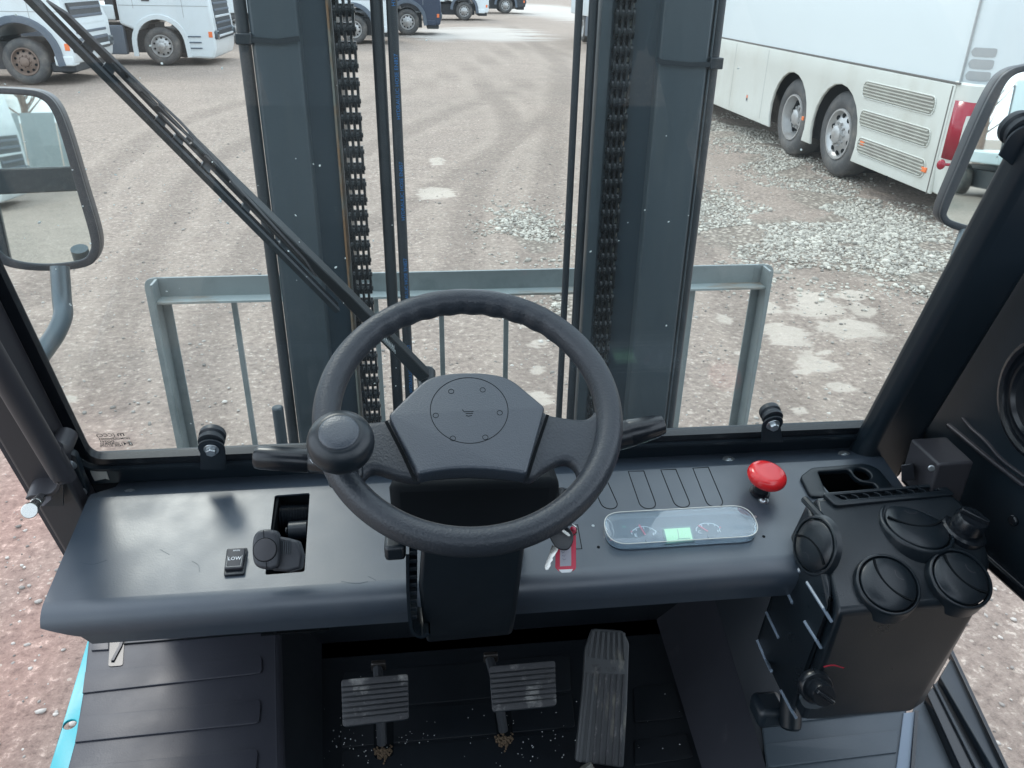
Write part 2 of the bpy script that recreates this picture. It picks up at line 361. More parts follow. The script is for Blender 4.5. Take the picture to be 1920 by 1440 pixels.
for j in range(ny):
    for i in range(nx):
        x, y = X[j, i], Y[j, i]
        if abs(x) < 40 and abs(y) < 60:
            Zg[j, i] = .035*noise.noise((x*.35, y*.35, 0)) + .014*noise.noise((x*1.7, y*1.7, 3)) + (.007*noise.noise((x*6, y*6, 5)) if (-5 < x < 7 and -2 < y < 14) else 0)
RUTS = [[(200, 760), (300, 430), (500, 250), (900, 120), (1010, 60)], [(60, 560), (220, 300), (420, 200), (760, 110)], [(700, 420), (960, 260), (1060, 180), (1040, 110), (960, 50)], [(860, 500), (900, 330), (960, 230), (900, 150)], [(1010, 760), (1010, 480), (1040, 250), (1050, 90)], [(1480, 760), (1350, 520), (1240, 380), (1150, 260)], [(1700, 660), (1560, 520), (1400, 470), (1300, 330), (1250, 200)], [(380, 820), (420, 560), (640, 300), (1000, 150)]]
RP = []
for L_ in RUTS:
    pts_ = [gz_(*p) for p in L_]; sm = []
    for k in range(len(pts_)-1):
        for q in range(24):
            t = q/24; p0, p1, p2, p3 = pts_[max(0, k-1)], pts_[k], pts_[k+1], pts_[min(len(pts_)-1, k+2)]
            sm.append(tuple(.5*((2*p1[j])+(-p0[j]+p2[j])*t+(2*p0[j]-5*p1[j]+4*p2[j]-p3[j])*t*t+(-p0[j]+3*p1[j]-3*p2[j]+p3[j])*t**3) for j in (0, 1)))
    RP.append(np.array(sm))
rut = np.zeros_like(X); ridge = np.zeros_like(X); msk = (np.abs(X) < 14) & (Y > .5) & (Y < 42)
PX_ = X[msk]; PY_ = Y[msk]; rr0 = np.zeros_like(PX_); rr1 = np.zeros_like(PX_)
for P_ in RP:
    a_, b_ = P_[:-1], P_[1:]; dv_ = b_-a_; l2 = (dv_**2).sum(1); best = np.full(PX_.shape, 9.)
    for k in range(len(a_)):
        t = np.clip(((PX_-a_[k, 0])*dv_[k, 0]+(PY_-a_[k, 1])*dv_[k, 1])/l2[k], 0, 1); best = np.minimum(best, np.hypot(PX_-a_[k, 0]-t*dv_[k, 0], PY_-a_[k, 1]-t*dv_[k, 1]))
    wd_ = .13+.006*PY_; rr0 = np.maximum(rr0, np.exp(-(best/wd_)**4)); rr1 = np.maximum(rr1, np.exp(-((best-wd_*1.55)/(wd_*.5))**2))
rut[msk] = rr0; ridge[msk] = rr1*(1-rr0)
Zg += -.007*rut+.006*ridge
Zg -= .02
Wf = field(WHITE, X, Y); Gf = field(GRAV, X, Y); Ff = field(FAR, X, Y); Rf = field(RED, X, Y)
me = bpy.data.meshes.new('ground')
co = np.stack([X, Y, Zg], -1).reshape(-1, 3)
idx = np.arange(nx*ny).reshape(ny, nx); fc = np.stack([idx[:-1, :-1], idx[:-1, 1:], idx[1:, 1:], idx[1:, :-1]], -1).reshape(-1, 4)
me.vertices.add(len(co)); me.vertices.foreach_set('co', co.ravel()); me.loops.add(len(fc)*4); me.loops.foreach_set('vertex_index', fc.ravel().astype(np.int32))
me.polygons.add(len(fc)); me.polygons.foreach_set('loop_start', np.arange(0, len(fc)*4, 4, dtype=np.int32)); me.update(calc_edges=True)
me.polygons.foreach_set('use_smooth', np.ones(len(fc), bool))
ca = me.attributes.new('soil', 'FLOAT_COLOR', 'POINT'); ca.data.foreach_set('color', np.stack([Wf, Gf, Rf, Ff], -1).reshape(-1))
cb = me.attributes.new('rut', 'FLOAT_COLOR', 'POINT'); cb.data.foreach_set('color', np.stack([rut, ridge, rut*0, rut*0+1], -1).reshape(-1))
ground = bpy.data.objects.new('ground', me); COL.objects.link(ground); ground['kind'] = 'structure'
def ground_mat():
    m = bpy.data.materials.new('yard_soil'); m.use_nodes = True; t = m.node_tree; b = t.nodes['Principled BSDF']; N = t.nodes.new; L = t.links.new
    tc = N('ShaderNodeTexCoord')
    def nz(s, d=6, r=.6, st=None, dist=0):
        n = N('ShaderNodeTexNoise'); n.inputs['Scale'].default_value = s; n.inputs['Detail'].default_value = d; n.inputs['Roughness'].default_value = r; n.inputs['Distortion'].default_value = dist
        if st:
            mp = N('ShaderNodeMapping'); mp.inputs['Scale'].default_value = st; mp.inputs['Rotation'].default_value = (0, 0, .5); L(tc.outputs['Object'], mp.inputs['Vector']); L(mp.outputs['Vector'], n.inputs['Vector'])
        else: L(tc.outputs['Object'], n.inputs['Vector'])
        return n.outputs['Fac']
    def ramp(src, stops):
        r = N('ShaderNodeValToRGB'); e = r.color_ramp.elements
        while len(e) < len(stops): e.new(.5)
        for k, (p, c) in enumerate(stops): e[k].position = p; e[k].color = (*c, 1)
        L(src, r.inputs['Fac']); return r.outputs['Color']
    def mix(f, a, c, mode='MIX'):
        x = N('ShaderNodeMix'); x.data_type = 'RGBA'; x.blend_type = mode
        for s, v in ((('Factor'), f), ('A', a), ('B', c)):
            if isinstance(v, (int, float)): x.inputs[s].default_value = v
            elif isinstance(v, tuple): x.inputs[s].default_value = (*v, 1)
            else: L(v, x.inputs[s])
        return x.outputs['Result']
    def mth(op, a, c=None):
        x = N('ShaderNodeMath'); x.operation = op
        for k, v in enumerate((a, c)):
            if v is None: continue
            if isinstance(v, (int, float)): x.inputs[k].default_value = v
            else: L(v, x.inputs[k])
        return x.outputs['Value']
    at_ = N('ShaderNodeAttribute'); at_.attribute_name = 'soil'; sp = N('ShaderNodeSeparateColor'); L(at_.outputs['Color'], sp.inputs['Color'])
    big = nz(.35, 6, .55); mid = nz(2.2, 8, .62, dist=.4); fine = nz(26, 8, .72); trk = nz(.9, 6, .6, st=(.35, 1.6, 1), dist=1.2)
    c = ramp(big, [(.32, (.24, .22, .205)), (.5, (.345, .305, .28)), (.68, (.45, .385, .35))])
    c = mix(.55, c, ramp(mid, [(.3, (.18, .165, .155)), (.5, (.35, .31, .28)), (.7, (.52, .475, .43))]))
    c = mix(.35, c, ramp(trk, [(.35, (.25, .225, .205)), (.5, (.36, .32, .29)), (.65, (.44, .385, .345))]))
    c = mix(.58, c, ramp(fine, [(.30, (.07, .06, .055)), (.45, (.31, .275, .25)), (.57, (.44, .40, .36)), (.66, (.90, .87, .80))]))
    redf = mth('MULTIPLY', sp.outputs['Blue'], .8)
    c = mix(redf, c, mix(1.0, c, (1.16, .90, .88), 'MULTIPLY'))
    # scattered light pebbles printed small, beyond the modelled ones
    vo = N('ShaderNodeTexVoronoi'); vo.inputs['Scale'].default_value = 30; vo.inputs['Randomness'].default_value = 1; L(tc.outputs['Object'], vo.inputs['Vector'])
    sv = N('ShaderNodeSeparateColor'); L(vo.outputs['Color'], sv.inputs['Color'])
    peb = mth('MULTIPLY', mth('LESS_THAN', vo.outputs['Distance'], .24), mth('GREATER_THAN', sv.outputs['Red'], .90))
    c = mix(mth('MULTIPLY', peb, .7), c, (.62, .60, .55))
    # white gravel areas
    vg = N('ShaderNodeTexVoronoi'); vg.inputs['Scale'].default_value = 24; L(tc.outputs['Object'], vg.inputs['Vector'])
    sg = N('ShaderNodeSeparateColor'); L(vg.outputs['Color'], sg.inputs['Color'])
    gcol = ramp(sg.outputs['Green'], [(.0, (.22, .21, .19)), (.45, (.42, .41, .37)), (1, (.72, .71, .65))])
    gcol = mix(ramp(vg.outputs['Distance'], [(.25, (0, 0, 0)), (.7, (1, 1, 1))]), gcol, (.20, .19, .17))
    rt = N('ShaderNodeAttribute'); rt.attribute_name = 'rut'
    rsp = N('ShaderNodeSeparateColor'); L(rt.outputs['Color'], rsp.inputs['Color'])
    rn = mth('ADD', .45, mth('MULTIPLY', nz(5, 5, .6), 1.0))
    c = mix(mth('MULTIPLY', mth('MULTIPLY', rsp.outputs['Red'], rn), .30), c, (.17, .15, .135))
    c = mix(mth('MULTIPLY', mth('MULTIPLY', rsp.outputs['Green'], rn), .22), c, (.50, .46, .41))
    gf = ramp(mth('ADD', sp.outputs['Green'], mth('MULTIPLY', mth('SUBTRACT', nz(1.6, 8, .7, dist=.6), .5), 1.5)), [(.48, (0, 0, 0)), (.66, (1, 1, 1))])
    c = mix(mth('MULTIPLY', gf, .75), c, gcol)
    # chalky white flats pressed into the soil
    wf = ramp(mth('ADD', sp.outputs['Red'], mth('MULTIPLY', mth('SUBTRACT', nz(7, 6, .6, st=(.8, 1.4, 1), dist=.5), .5), 1.3)), [(.50, (0, 0, 0)), (.68, (1, 1, 1))])
    c = mix(mth('MULTIPLY', wf, .66), c, ramp(mid, [(.3, (.58, .56, .51)), (.7, (.74, .72, .67))]))
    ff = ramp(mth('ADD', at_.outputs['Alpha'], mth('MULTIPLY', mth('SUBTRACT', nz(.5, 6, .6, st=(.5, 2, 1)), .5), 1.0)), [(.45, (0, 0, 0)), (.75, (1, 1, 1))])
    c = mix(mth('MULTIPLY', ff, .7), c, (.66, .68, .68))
    c = mix(1.0, c, (.97, .875, .815), 'MULTIPLY')
    L(c, b.inputs['Base Color']); b.inputs['Roughness'].default_value = .9; b.inputs['Specular IOR Level'].default_value = .25
    h = mth('ADD', mth('MULTIPLY', fine, 1.0), mth('MULTIPLY', mid, 1.6)); h = mth('ADD', h, mth('MULTIPLY', peb, .4)); h = mth('ADD', h, mth('MULTIPLY', gf, sg.outputs['Green']))
    bp = N('ShaderNodeBump'); bp.inputs['Strength'].default_value = .9; bp.inputs['Distance'].default_value = .034; L(h, bp.inputs['Height']); L(bp.outputs['Normal'], b.inputs['Normal'])
    return m
me.materials.append(ground_mat())
def gh(x, y):
    i = np.clip(np.searchsorted(gx, x), 1, nx-1); j = np.clip(np.searchsorted(gy, y), 1, ny-1); return Zg[j, i]

# loose stones: real geometry, joined
ib = bmesh.new(); bmesh.ops.create_icosphere(ib, subdivisions=1, radius=1); ib.verts.ensure_lookup_table()
IV = np.array([v.co[:] for v in ib.verts]); IF = np.array([[v.index for v in f.verts] for f in ib.faces]); ib.free()
def scatter(name, x, y, size, m, sink=.3, flat=(.5, .75), label=None, cat=None):
    n = len(x); k = len(IV)
    s = np.stack([size*rng.uniform(.75, 1.3, n), size*rng.uniform(.6, 1.1, n), size*rng.uniform(*flat, n)], -1)
    a = rng.uniform(0, 6.28, n); V = IV[None]*(1+rng.uniform(-.22, .22, (n, k, 1)))*s[:, None]
    ca_, sa = np.cos(a)[:, None], np.sin(a)[:, None]; vx = V[..., 0]*ca_-V[..., 1]*sa; vy = V[..., 0]*sa+V[..., 1]*ca_
    z = gh(x, y)+size*.5*(1-2*sink)
    W = np.stack([vx+x[:, None], vy+y[:, None], V[..., 2]+z[:, None]], -1).reshape(-1, 3)
    F = (IF[None]+np.arange(n)[:, None, None]*k).reshape(-1, 3)
    me = bpy.data.meshes.new(name); me.vertices.add(len(W)); me.vertices.foreach_set('co', W.ravel()); me.loops.add(len(F)*3); me.loops.foreach_set('vertex_index', F.ravel().astype(np.int32))
    me.polygons.add(len(F)); me.polygons.foreach_set('loop_start', np.arange(0, len(F)*3, 3, dtype=np.int32)); me.update(calc_edges=True); me.materials.append(MT[m])
    cc = me.attributes.new('tone', 'FLOAT', 'POINT'); cc.data.foreach_set('value', np.repeat(rng.uniform(0, 1, n), k))
    o = bpy.data.objects.new(name, me); COL.objects.link(o); o['kind'] = 'stuff'; o['label'] = label; o['category'] = cat; return o
for nm, lo, hi in (('pebble', (.16, .145, .13), (.56, .52, .47)), ('gravel', (.22, .20, .175), (.60, .565, .49))):
    t = MT[nm].node_tree; a = t.nodes.new('ShaderNodeAttribute'); a.attribute_name = 'tone'; r = t.nodes.new('ShaderNodeValToRGB')
    r.color_ramp.elements[0].color = (*lo, 1); r.color_ramp.elements[1].color = (*hi, 1)
    t.links.new(a.outputs['Fac'], r.inputs['Fac']); t.links.new(r.outputs['Color'], t.nodes['Principled BSDF'].inputs['Base Color'])
n = 16000; yy = 14*rng.uniform(0, 1, n)**1.3-1.2; xx = rng.uniform(-1, 1, n)*(1.8+yy.clip(0)*.75)
scatter('scattered_pebbles', xx, yy, rng.lognormal(-5.15, .48, n).clip(.002, .022), 'pebble', label='small pale and grey pebbles strewn loosely over the whole brown yard', cat='pebbles')
gxs, gys = [], []
GW = np.array([g_[2]*g_[3] for g_ in GRAV]); GW = GW/GW.sum()
while len(gxs) < 19000:
    b = GRAV[rng.choice(len(GRAV), p=GW)]; x = b[0]+rng.normal()*b[2]*.8; y = b[1]+rng.normal()*b[3]*.8
    if noise.noise((x*1.3, y*1.3, 9)) > -.15 and y < 16: gxs.append(x); gys.append(y)
scatter('white_gravel', np.array(gxs), np.array(gys), rng.lognormal(-4.4, .40, len(gxs)).clip(.005, .036), 'gravel', label='drifts of pale crushed gravel beside the parked coach and in the middle of the yard', cat='gravel')

# ================================================================== VEHICLES
def wheel(root, c, r, wd, rimm='rim', holes=10, deep=False, side=-1):
    """c centre of the outer face, axle along local y; side -1: outer face looks to -y"""
    w_ = group_empty('wheel', root); w_.location = c
    s = side; Mx = Matrix.Rotation(R(90) if s < 0 else R(-90), 4, 'X')
    b = B(); lathe(b, [(r*.60, -.02), (r*.66, 0), (r*.80, .004), (r*.93, -.02), (r*.985, -.05), (r, -.09), (r, -wd+.06), (r*.96, -wd+.01), (r*.6, -wd)], Mx, 40)
    t = fin('tyre', b, 'tyre', w_)
    b = B(); d = -.10 if deep else -.02
    lathe(b, [(r*.60, -.02), (r*.59, .0), (r*.55, .0), (r*.53, -.05 if deep else -.03), (r*.47, d-.04), (r*.40, d-.02 if not deep else d-.06), (r*.30, d+.0), (r*.22, d+.01), (r*.20, d+.05), (r*.12, d+.07), (0, d+.07)], Mx, 40)
    rm = fin('rim', b, rimm, w_)
    b = B()
    for k in range(holes):
        a = 2*math.pi*k/holes
        p = Mx @ Vector((r*.26*math.cos(a), r*.26*math.sin(a), d+.005)); q = Mx @ Vector((r*.26*math.cos(a), r*.26*math.sin(a), d+.035)); cyl(b, p, q, .018, .014, 6)
    fin('wheel_nuts', b, rimm, w_)['kind'] = 'stuff'
    b = B()
    for k in range(holes):
        a = 2*math.pi*(k+.5)/holes
        p = Mx @ Vector((r*.435*math.cos(a), r*.435*math.sin(a), d-.034)); q = Mx @ Vector((r*.435*math.cos(a), r*.435*math.sin(a), d-.012)); cyl(b, p, q, r*.055, seg=10)
    fin('vent_holes', b, 'dark', w_)['kind'] = 'stuff'
    return w_

def arch_outline(x0, x1, z0, z1, arches, n=14):
    """side outline with wheel arches cut from the lower edge; arches = (centre x, radius, centre z)"""
    pts = [(x0, z1), (x0, z0)]
    for (cx, r, cz) in sorted(arches):
        h = z0-cz; a0 = math.asin(max(-1, min(1, h/r)))
        for k in range(n+1):
            a = math.pi-a0-(math.pi-2*a0)*k/n; pts.append((cx+r*math.cos(a), cz+r*math.sin(a)))
    pts += [(x1, z0), (x1, z1)]
    return pts

# ---- the coach: side plane x = 5.3, rear end at y = 7.4, nose far away
bus = thing('coach', 'dirty white touring coach with two rear axles parked on the right of the mast', 'coach', loc=(5.3, 7.42, 0))
bx, by = 5.3, 7.42
def bus_local(px, py): p = hit(px, py, (bx, 0, 0), (-1, 0, 0)); return (p.y-by, p.z)
Lb, Wb, Hb = 13.2, 2.5, 3.65
FB = Fr((0, 0, 0), (0, -1, 0), (0, 0, 1))       # side frame in bus-local space: u = -y, v = z, n = -x
wc1 = bus_local(1563, 249)[0]; wc2 = bus_local(1478, 212)[0]
crz = 1.345; skz = .28
# upper body: plan outline with rounded rear corners, extruded upward, top edges rounded
plan = fillet([(.012, 0.10), (.012, Lb), (Wb-.012, Lb), (Wb-.012, 0.10)], [.32, .25, .25, .32], 8)
def ring(z, inset): return [(x+(inset if x < Wb/2 else -inset)*1.0, y+(inset if y < Lb/2 else -inset), z) for x, y in plan]
b = B(); levels = [(crz-.02, 0), (crz+.5, 0), (2.15, .0), (3.2, .05), (3.45, .12), (3.6, .3), (3.65, .6)]
rings = [[b.verts.new(p) for p in ring(z, i)] for z, i in levels]
for A, C in zip(rings[:-1], rings[1:]):
    for k in range(len(A)): b.faces.new([A[k], A[(k+1) % len(A)], C[(k+1) % len(A)], C[k]])
b.faces.new(rings[-1]); b.faces.new(list(reversed(rings[0])))
fin('upper_body', b, 'buw', bus)
# lower skirt, side with arches, 2.5 cm proud
out = [(-u, v) for u, v in arch_outline(.30, Lb-.2, skz, crz, [(wc1, .60, .50), (wc2, .60, .50), (10.3, .6, .5)])]
plate('side_skirt', FB, [out], -.02, .022, 'bul', bus, bev=.012)
# rear corner and rear bumper: swept plan band
pl2 = fillet([(-.012, .36), (-.012, .0), (Wb+.012, .0), (Wb+.012, .36)], [0, .30, .30, 0], 8)
b = B(); rr = []
for z, ins in ((skz-.02, .12), (skz+.02, .03), (.55, 0), (1.0, 0), (crz+.01, .005), (crz+.03, .03)):
    rr.append([b.verts.new((x+(ins if x < Wb/2 else -ins), y+(ins if y < .3 else 0), z)) for x, y in pl2])
for A, C in zip(rr[:-1], rr[1:]):
    for k in range(len(A)-1): b.faces.new([A[k], A[k+1], C[k+1], C[k]])
fin('rear_bumper', b, 'bul', bus)
b = B(); box(b, (-.020, .335, .80), (.012, .014, 1.06)); fin('panel_seam', b, 'bdk', bus)
b = B(); box(b, (-.006, Lb/2, crz+.012), (.030, Lb-.5, .016)); fin('waist_seam', b, 'bdk', bus)
for px in (1381, 1443):
    b = B(); y0 = bus_local(px, 110)[0]; box(b, (-.022, y0, .83), (.004, .008, .98)); fin('panel_seam', b, 'bgs', bus)
b = B(); box(b, (Wb/2+.05, Lb/2+.3, .78), (Wb-.25, Lb-1.2, .95)); fin('underbody', b, 'dark', bus)
b = B(); box(b, (.010, .29, (crz+3.2)/2), (.02, .012, 3.2-crz)); fin('panel_seam', b, 'bgs', bus)
for k in range(5):                               # side windows, above the picture
    b = B(); box(b, (.03, 1.6+k*2.3, 2.75), (.012, 2.1, .85)); fin('window', b, 'tglass', bus, bev=.004)
b = B(); box(b, (Wb/2, .14, 2.7), (1.7, .1, .9)); fin('rear_window', b, 'tglass', bus, bev=.01)
for (c0, c1) in (((1629, 149), (1757, 200)), ((1623, 203), (1747, 260)), ((1618, 254), (1737, 318))):
    y1, zt = bus_local(c0[0]-3, c0[1]+3); y0, zb = bus_local(*c1)
    z1_ = zt; z0_ = bus_local(c0[0], c0[1]+34)[1]
    g = group_empty('engine_grille', bus)
    uo = fillet([(-y1, z0_), (-y0, z0_), (-y0, z1_), (-y1, z1_)], .075, 8)
    plate('grille_pan', FB, [uo], .0225, .0235, 'bgr', g)
    ring_o = fillet([(-y1-.012, z0_-.012), (-y0+.012, z0_-.012), (-y0+.012, z1_+.012), (-y1-.012, z1_+.012)], .085, 8)
    plate('grille_rim', FB, [ring_o, uo], .0225, .034, 'bul', g, bev=.004)
    nsl = 5
    for k in range(nsl):
        z = z0_+(z1_-z0_)*(k+.5)/nsl; b = B(); dd = (z1_-z0_)/nsl
        ins = .045 if k in (0, nsl-1) else .012
        u0, u1 = -y1+ins, -y0-ins
        prism(b, [FB.P(u0, z-dd*.42, .024), FB.P(u0, z+dd*.30, .024), FB.P(u0, z+dd*.05, .040), FB.P(u0, z-dd*.30, .040)], FB.U*(u1-u0)); fin('louvre', b, 'bgr', g, bev=.004)
for (px, py) in ((1621, 268), (1737, 318), (1509, 222)):
    y, z = bus_local(px, py); b = B(); box(b, (-.028, y, z), (.02, .085 if px != 1509 else .05, .05)); fin('reflector', b, 'orange', bus, bev=.006)
y, z = bus_local(1403, 184); b = B(); box(b, (-.0225, y, z), (.002, .07, .10)); st = fin('sticker', b, 'bgs', bus); b = B(); box(b, (-.024, y, z+.025), (.002, .05, .04)); fin('sticker_mark', b, 'orange', st); b = B(); box(b, (-.0243, y, z-.015), (.002, .05, .035)); fin('sticker_mark', b, 'tdk', st)
y, z = bus_local(1666, 334); b = B(); box(b, (-.024, y, z), (.006, .02, .05)); fin('drain', b, 'dark', bus)
# three small air slots on the rear corner, tail lamp, marker lamp
pb = [Vector((x, y, 0)) for x, y in plan if x < .2 and y < .7]; pb.sort(key=lambda p: -p.y)
full = [Vector((.012, .60, 0))]+pb; seglen = [0]
for p, q in zip(full[:-1], full[1:]): seglen.append(seglen[-1]+(q-p).length)
def onplan(d):
    for k in range(len(full)-1):
        if d <= seglen[k+1]: return full[k].lerp(full[k+1], (d-seglen[k])/(seglen[k+1]-seglen[k]))
    return full[-1]
for (ya, yb) in ((86, 103), (108, 126), (131, 149)):
    zt_ = bus_local(1800, ya)[1]; zb_ = bus_local(1800, yb)[1]; b = B(); N_ = 14; top_ = []; bot_ = []
    for k in range(N_+1):
        t_ = k/N_; p = onplan(.33+.24*t_); rr_ = (zt_-zb_)/2; e = min(t_, 1-t_)*.24; h = rr_ if e > rr_ else math.sqrt(max(0, rr_**2-(rr_-e)**2))
        h = max(h, .004); p = p-Vector((.006, .004, 0)); top_.append(b.verts.new((p.x, p.y, (zt_+zb_)/2+h))); bot_.append(b.verts.new((p.x, p.y, (zt_+zb_)/2-h)))
    for k in range(N_): b.faces.new([bot_[k], bot_[k+1], top_[k+1], top_[k]])
    fin('air_slot', b, 'bgs', bus)
band = [Vector((x, y, 0)) for x, y in fillet([(-.012, .50), (-.012, .0), (Wb+.012, .0), (Wb+.012, .50)], [0, .30, .30, 0], 8) if x < .7 and y < .24]
band = [band[0].lerp(band[0], 0)] + band[1:] + [Vector((.42, 0, 0))]
def lampband(nm, z0, z1, o0, m_, sub):
    b = B(); c_ = Vector((.6, .6, 0)); bb = band[sub]; lo_ = []; hi_ = []
    for p in bb:
        q = p+(p-c_).normalized()*o0; lo_.append(b.verts.new((q.x, q.y, z0))); hi_.append(b.verts.new((q.x, q.y, z1)))
    for k in range(len(bb)-1): b.faces.new([lo_[k], lo_[k+1], hi_[k+1], hi_[k]])
    o = fin(nm, b, m_, bus); so_ = o.modifiers.new('solid', 'SOLIDIFY'); so_.thickness = .02; so_.offset = 0
lampband('tail_lamp', .66, 1.21, .012, 'lampr', slice(0, None)); lampband('tail_lamp_reflector', .72, 1.02, .026, 'lampg', slice(5, None))
y, z = bus_local(1772, 303); b = B(); bmesh.ops.create_uvsphere(b, u_segments=14, v_segments=10, radius=.05, matrix=Matrix.Translation((-.13, .06, z)) @ Matrix.Diagonal((.8, .8, 1, 1))); cyl(b, (-.11, .06, z), (.03, .06, z-.005), .014); fin('marker_lamp', b, 'lampr', bus)
for j, (yc, deep) in enumerate(((wc1, False), (wc2, True), (10.3, False))):
    wq = group_empty('wheel_well', bus)
    w_ = wheel(bus, (0, 0, 0), .52, .30, 'rim', 10, deep); w_.rotation_euler = (0, 0, R(-90)); w_.location = (.055, yc, .50)
    b = B(); cyl(b, (.28, yc, .52), (.60, yc, .52), .5, seg=30); fin('inner_wheel', b, 'tdk', wq)

# ---- lorries in the left row, all parked nose towards +x
def truck(label, group, loc, kind, rz=0, body='tw', rimm='rim', cargo=None, r=.48, tall=3.5, fx=-1.40):
    t = thing('lorry', label, 'lorry', group, loc, rz)
    F = Fr((0, -1.25, 0), (1, 0, 0), (0, 0, 1))      # near side, u = x (nose at 0), v = z, n = -y
    if kind == 'sleek':
        side = [(-2.35, .98)] + [(fx+.62*math.cos(a), .50+.62*math.sin(a)) for a in [math.pi*(1-k/12) for k in range(2, 13)]] + [(-.74, .18), (-.12, .16), (-.03, .40), (0, .75), (-.06, 1.6), (-.22, 2.5), (-.35, tall-.6), (-.8, tall), (-2.35, tall)]
    else:
        side = [(-2.3, 1.05)] + [(fx+.66*math.cos(a), .56+.66*math.sin(a)) for a in [math.pi*(1-k/12) for k in range(2, 12)]] + [(fx+.68, .42), (-.05, .40), (0, .62), (0, 1.2), (-.10, 1.5), (-.24, 2.3), (-.35, tall-.5), (-.7, tall), (-2.3, tall)]
    b = B(); prism(b, [(u, -1.25, v) for u, v in side], (0, 2.5, 0)); fin('cab', b, body, t, bev=.06, seg=3)
    # panel seams and door
    b = B(); ribbon(b, F, [(-.74, 1.15), (-.76, 2.9)], .012, .0, .004); ribbon(b, F, [(-1.95, 1.35), (-1.95, 2.9)], .012, 0, .004); ribbon(b, F, [(-2.3, 1.42), (-.1, 1.42)], .014, 0, .004); fin('panel_seam', b, 'bgs', t)
    b = B(); fprism(b, F, fillet([(-1.85, 1.72), (-.42, 1.66), (-.50, 2.35), (-1.75, 2.45)], .06), 0, .006); fin('window', b, 'tglass', t)
    b = B(); fbox(b, F, -1.72, -1.52, 1.52, 1.585, 0, .02); fin('handle', b, 'tdk', t, bev=.006)
    b = B(); prism(b, [(-.115, -1.1, 1.72), (-.115, 1.1, 1.72), (-.30, 1.1, 2.6), (-.30, -1.1, 2.6)], (.03, 0, 0)); fin('windscreen', b, 'tglass', t)
    # grille with slats
    g = B(); prism(g, [(-.03, -.95, .62), (-.03, .95, .62), (-.10, .95, 1.58), (-.10, -.95, 1.58)], (.05, 0, 0)); g = fin('grille', g, 'tdk', t)
    for k in range(6):
        z = .70+k*.155; b = B(); box(b, (.022-.012*k, 0, z), (.03, 1.86, .055)); fin('slat', b, 'tgrey' if k % 3 else body, g, bev=.01)
    for s in (-1, 1):
        b = B(); box(b, (-.06, s*1.08, .74), (.20, .32, .22)); h = fin('headlight', b, 'tglass', t, bev=.04)
        b = B(); box(b, (-.13, s*1.235, .75), (.10, .05, .14)); fin('indicator', b, 'orange', h, bev=.01)
        b = B(); box(b, (-.35, s*1.42, 2.25), (.10, .22, .65)); fin('side_mirror', b, 'tdk', t, bev=.03)
    if kind == 'sleek':
        arc = [(fx+.66*math.cos(a), .50+.66*math.sin(a)) for a in [math.pi*(1-k/16) for k in range(0, 17)]]
        b = B(); ribbon(b, F, [(fx-.66, .22)] + arc + [(fx+.68, .20)], .12, -.02, .035); fin('wheel_arch', b, body, t, bev=.01)
        for z in (.42, .56, .70):
            b = B(); fbox(b, F, -.70, -.38, z-.015, z+.015, 0, .02); fin('cab_step', b, 'tgrey', t)
        b = B(); box(b, (-3.6, -1.12, .60), (2.6, .2, .70)); fin('side_fairing', b, 'tgrey', t, bev=.03)
    else:
        arc = [(fx+.72*math.cos(a), .56+.72*math.sin(a)) for a in [math.pi*(1-k/16) for k in range(0, 17)]]
        b = B(); ribbon(b, F, arc + [(fx+.75, .38)], .15, -.05, .05); fin('wheel_arch', b, 'tgrey', t, bev=.02)
        b = B(); box(b, (fx/2+.28, -1.1, .48), (.38, .35, .20)); fin('bumper_step', b, body, t, bev=.03)
        b = B(); box(b, (-.35, 0, .34), (.5, 2.2, .2)); fin('bumper', b, 'tdk', t, bev=.03)
        b = B(); box(b, (-3.4, -1.05, .62), (1.2, .5, .6)); fin('fuel_tank', b, 'tdk', t, bev=.1)
    for (xx, s, dp) in ((fx, -1, False), (fx, 1, False), (-5.4, -1, True), (-5.4, 1, True)):
        wheel(t, (xx, s*1.23, r), r, .32, rimm, 10, dp, side=s)
    b = B(); box(b, (-4.3, 0, .85), (5.2, .9, .22)); fin('chassis', b, 'tdk', t)
    b = B(); box(b, (-3.6, 0, .55), (5.6, 1.7, .55)); fin('underbody', b, 'tdk', t)  # dark box added low down to stand in for shade and contact shadow
    b = B(); cyl(b, (fx, -1.1, r), (fx, 1.1, r), .09); fin('axle', b, 'tdk', t); b = B(); cyl(b, (-5.4, -1.1, r), (-5.4, 1.1, r), .11); fin('axle', b, 'tdk', t)
    if cargo == 'box': b = B(); box(b, (-5.2, 0, 2.3), (5.4, 2.5, 2.7)); fin('cargo_box', b, 'tw', t, bev=.03)
    if cargo == 'tipper': b = B(); prism(b, [(-2.6, -1.22, 1.1), (-7.2, -1.22, 1.1), (-7.5, -1.22, 2.6), (-2.5, -1.22, 2.6)], (0, 2.44, 0)); fin('tipper_body', b, 'tgrey', t, bev=.04)
    if cargo == 'deck': b = B(); box(b, (-4.9, 0, 1.25), (4.9, 2.4, .35)); fin('flat_deck', b, 'tw', t, bev=.03); b = B(); box(b, (-2.55, 0, 2.2), (.2, 2.3, 2.3)); fin('headboard', b, 'tdk', t)
    return t
LG = 'lorries parked in a row along the far side of the yard'
truck('nearest white lorry cab with rust-brown front wheel rim, cut off by the left edge', LG, (-7.0, 20.35, 0), 'work', rimm='rimr', cargo='tipper', r=.46, fx=-1.04)
truck('sleek white lorry with silver front wheel and grey side fairing, left of the mast', LG, (-5.02, 24.75, 0), 'sleek', cargo='deck', r=.46)
truck('white lorry whose front wheel shows between the left chain and the hoses', LG, (-.55, 32.7, 0), 'work', cargo='box', r=.48)
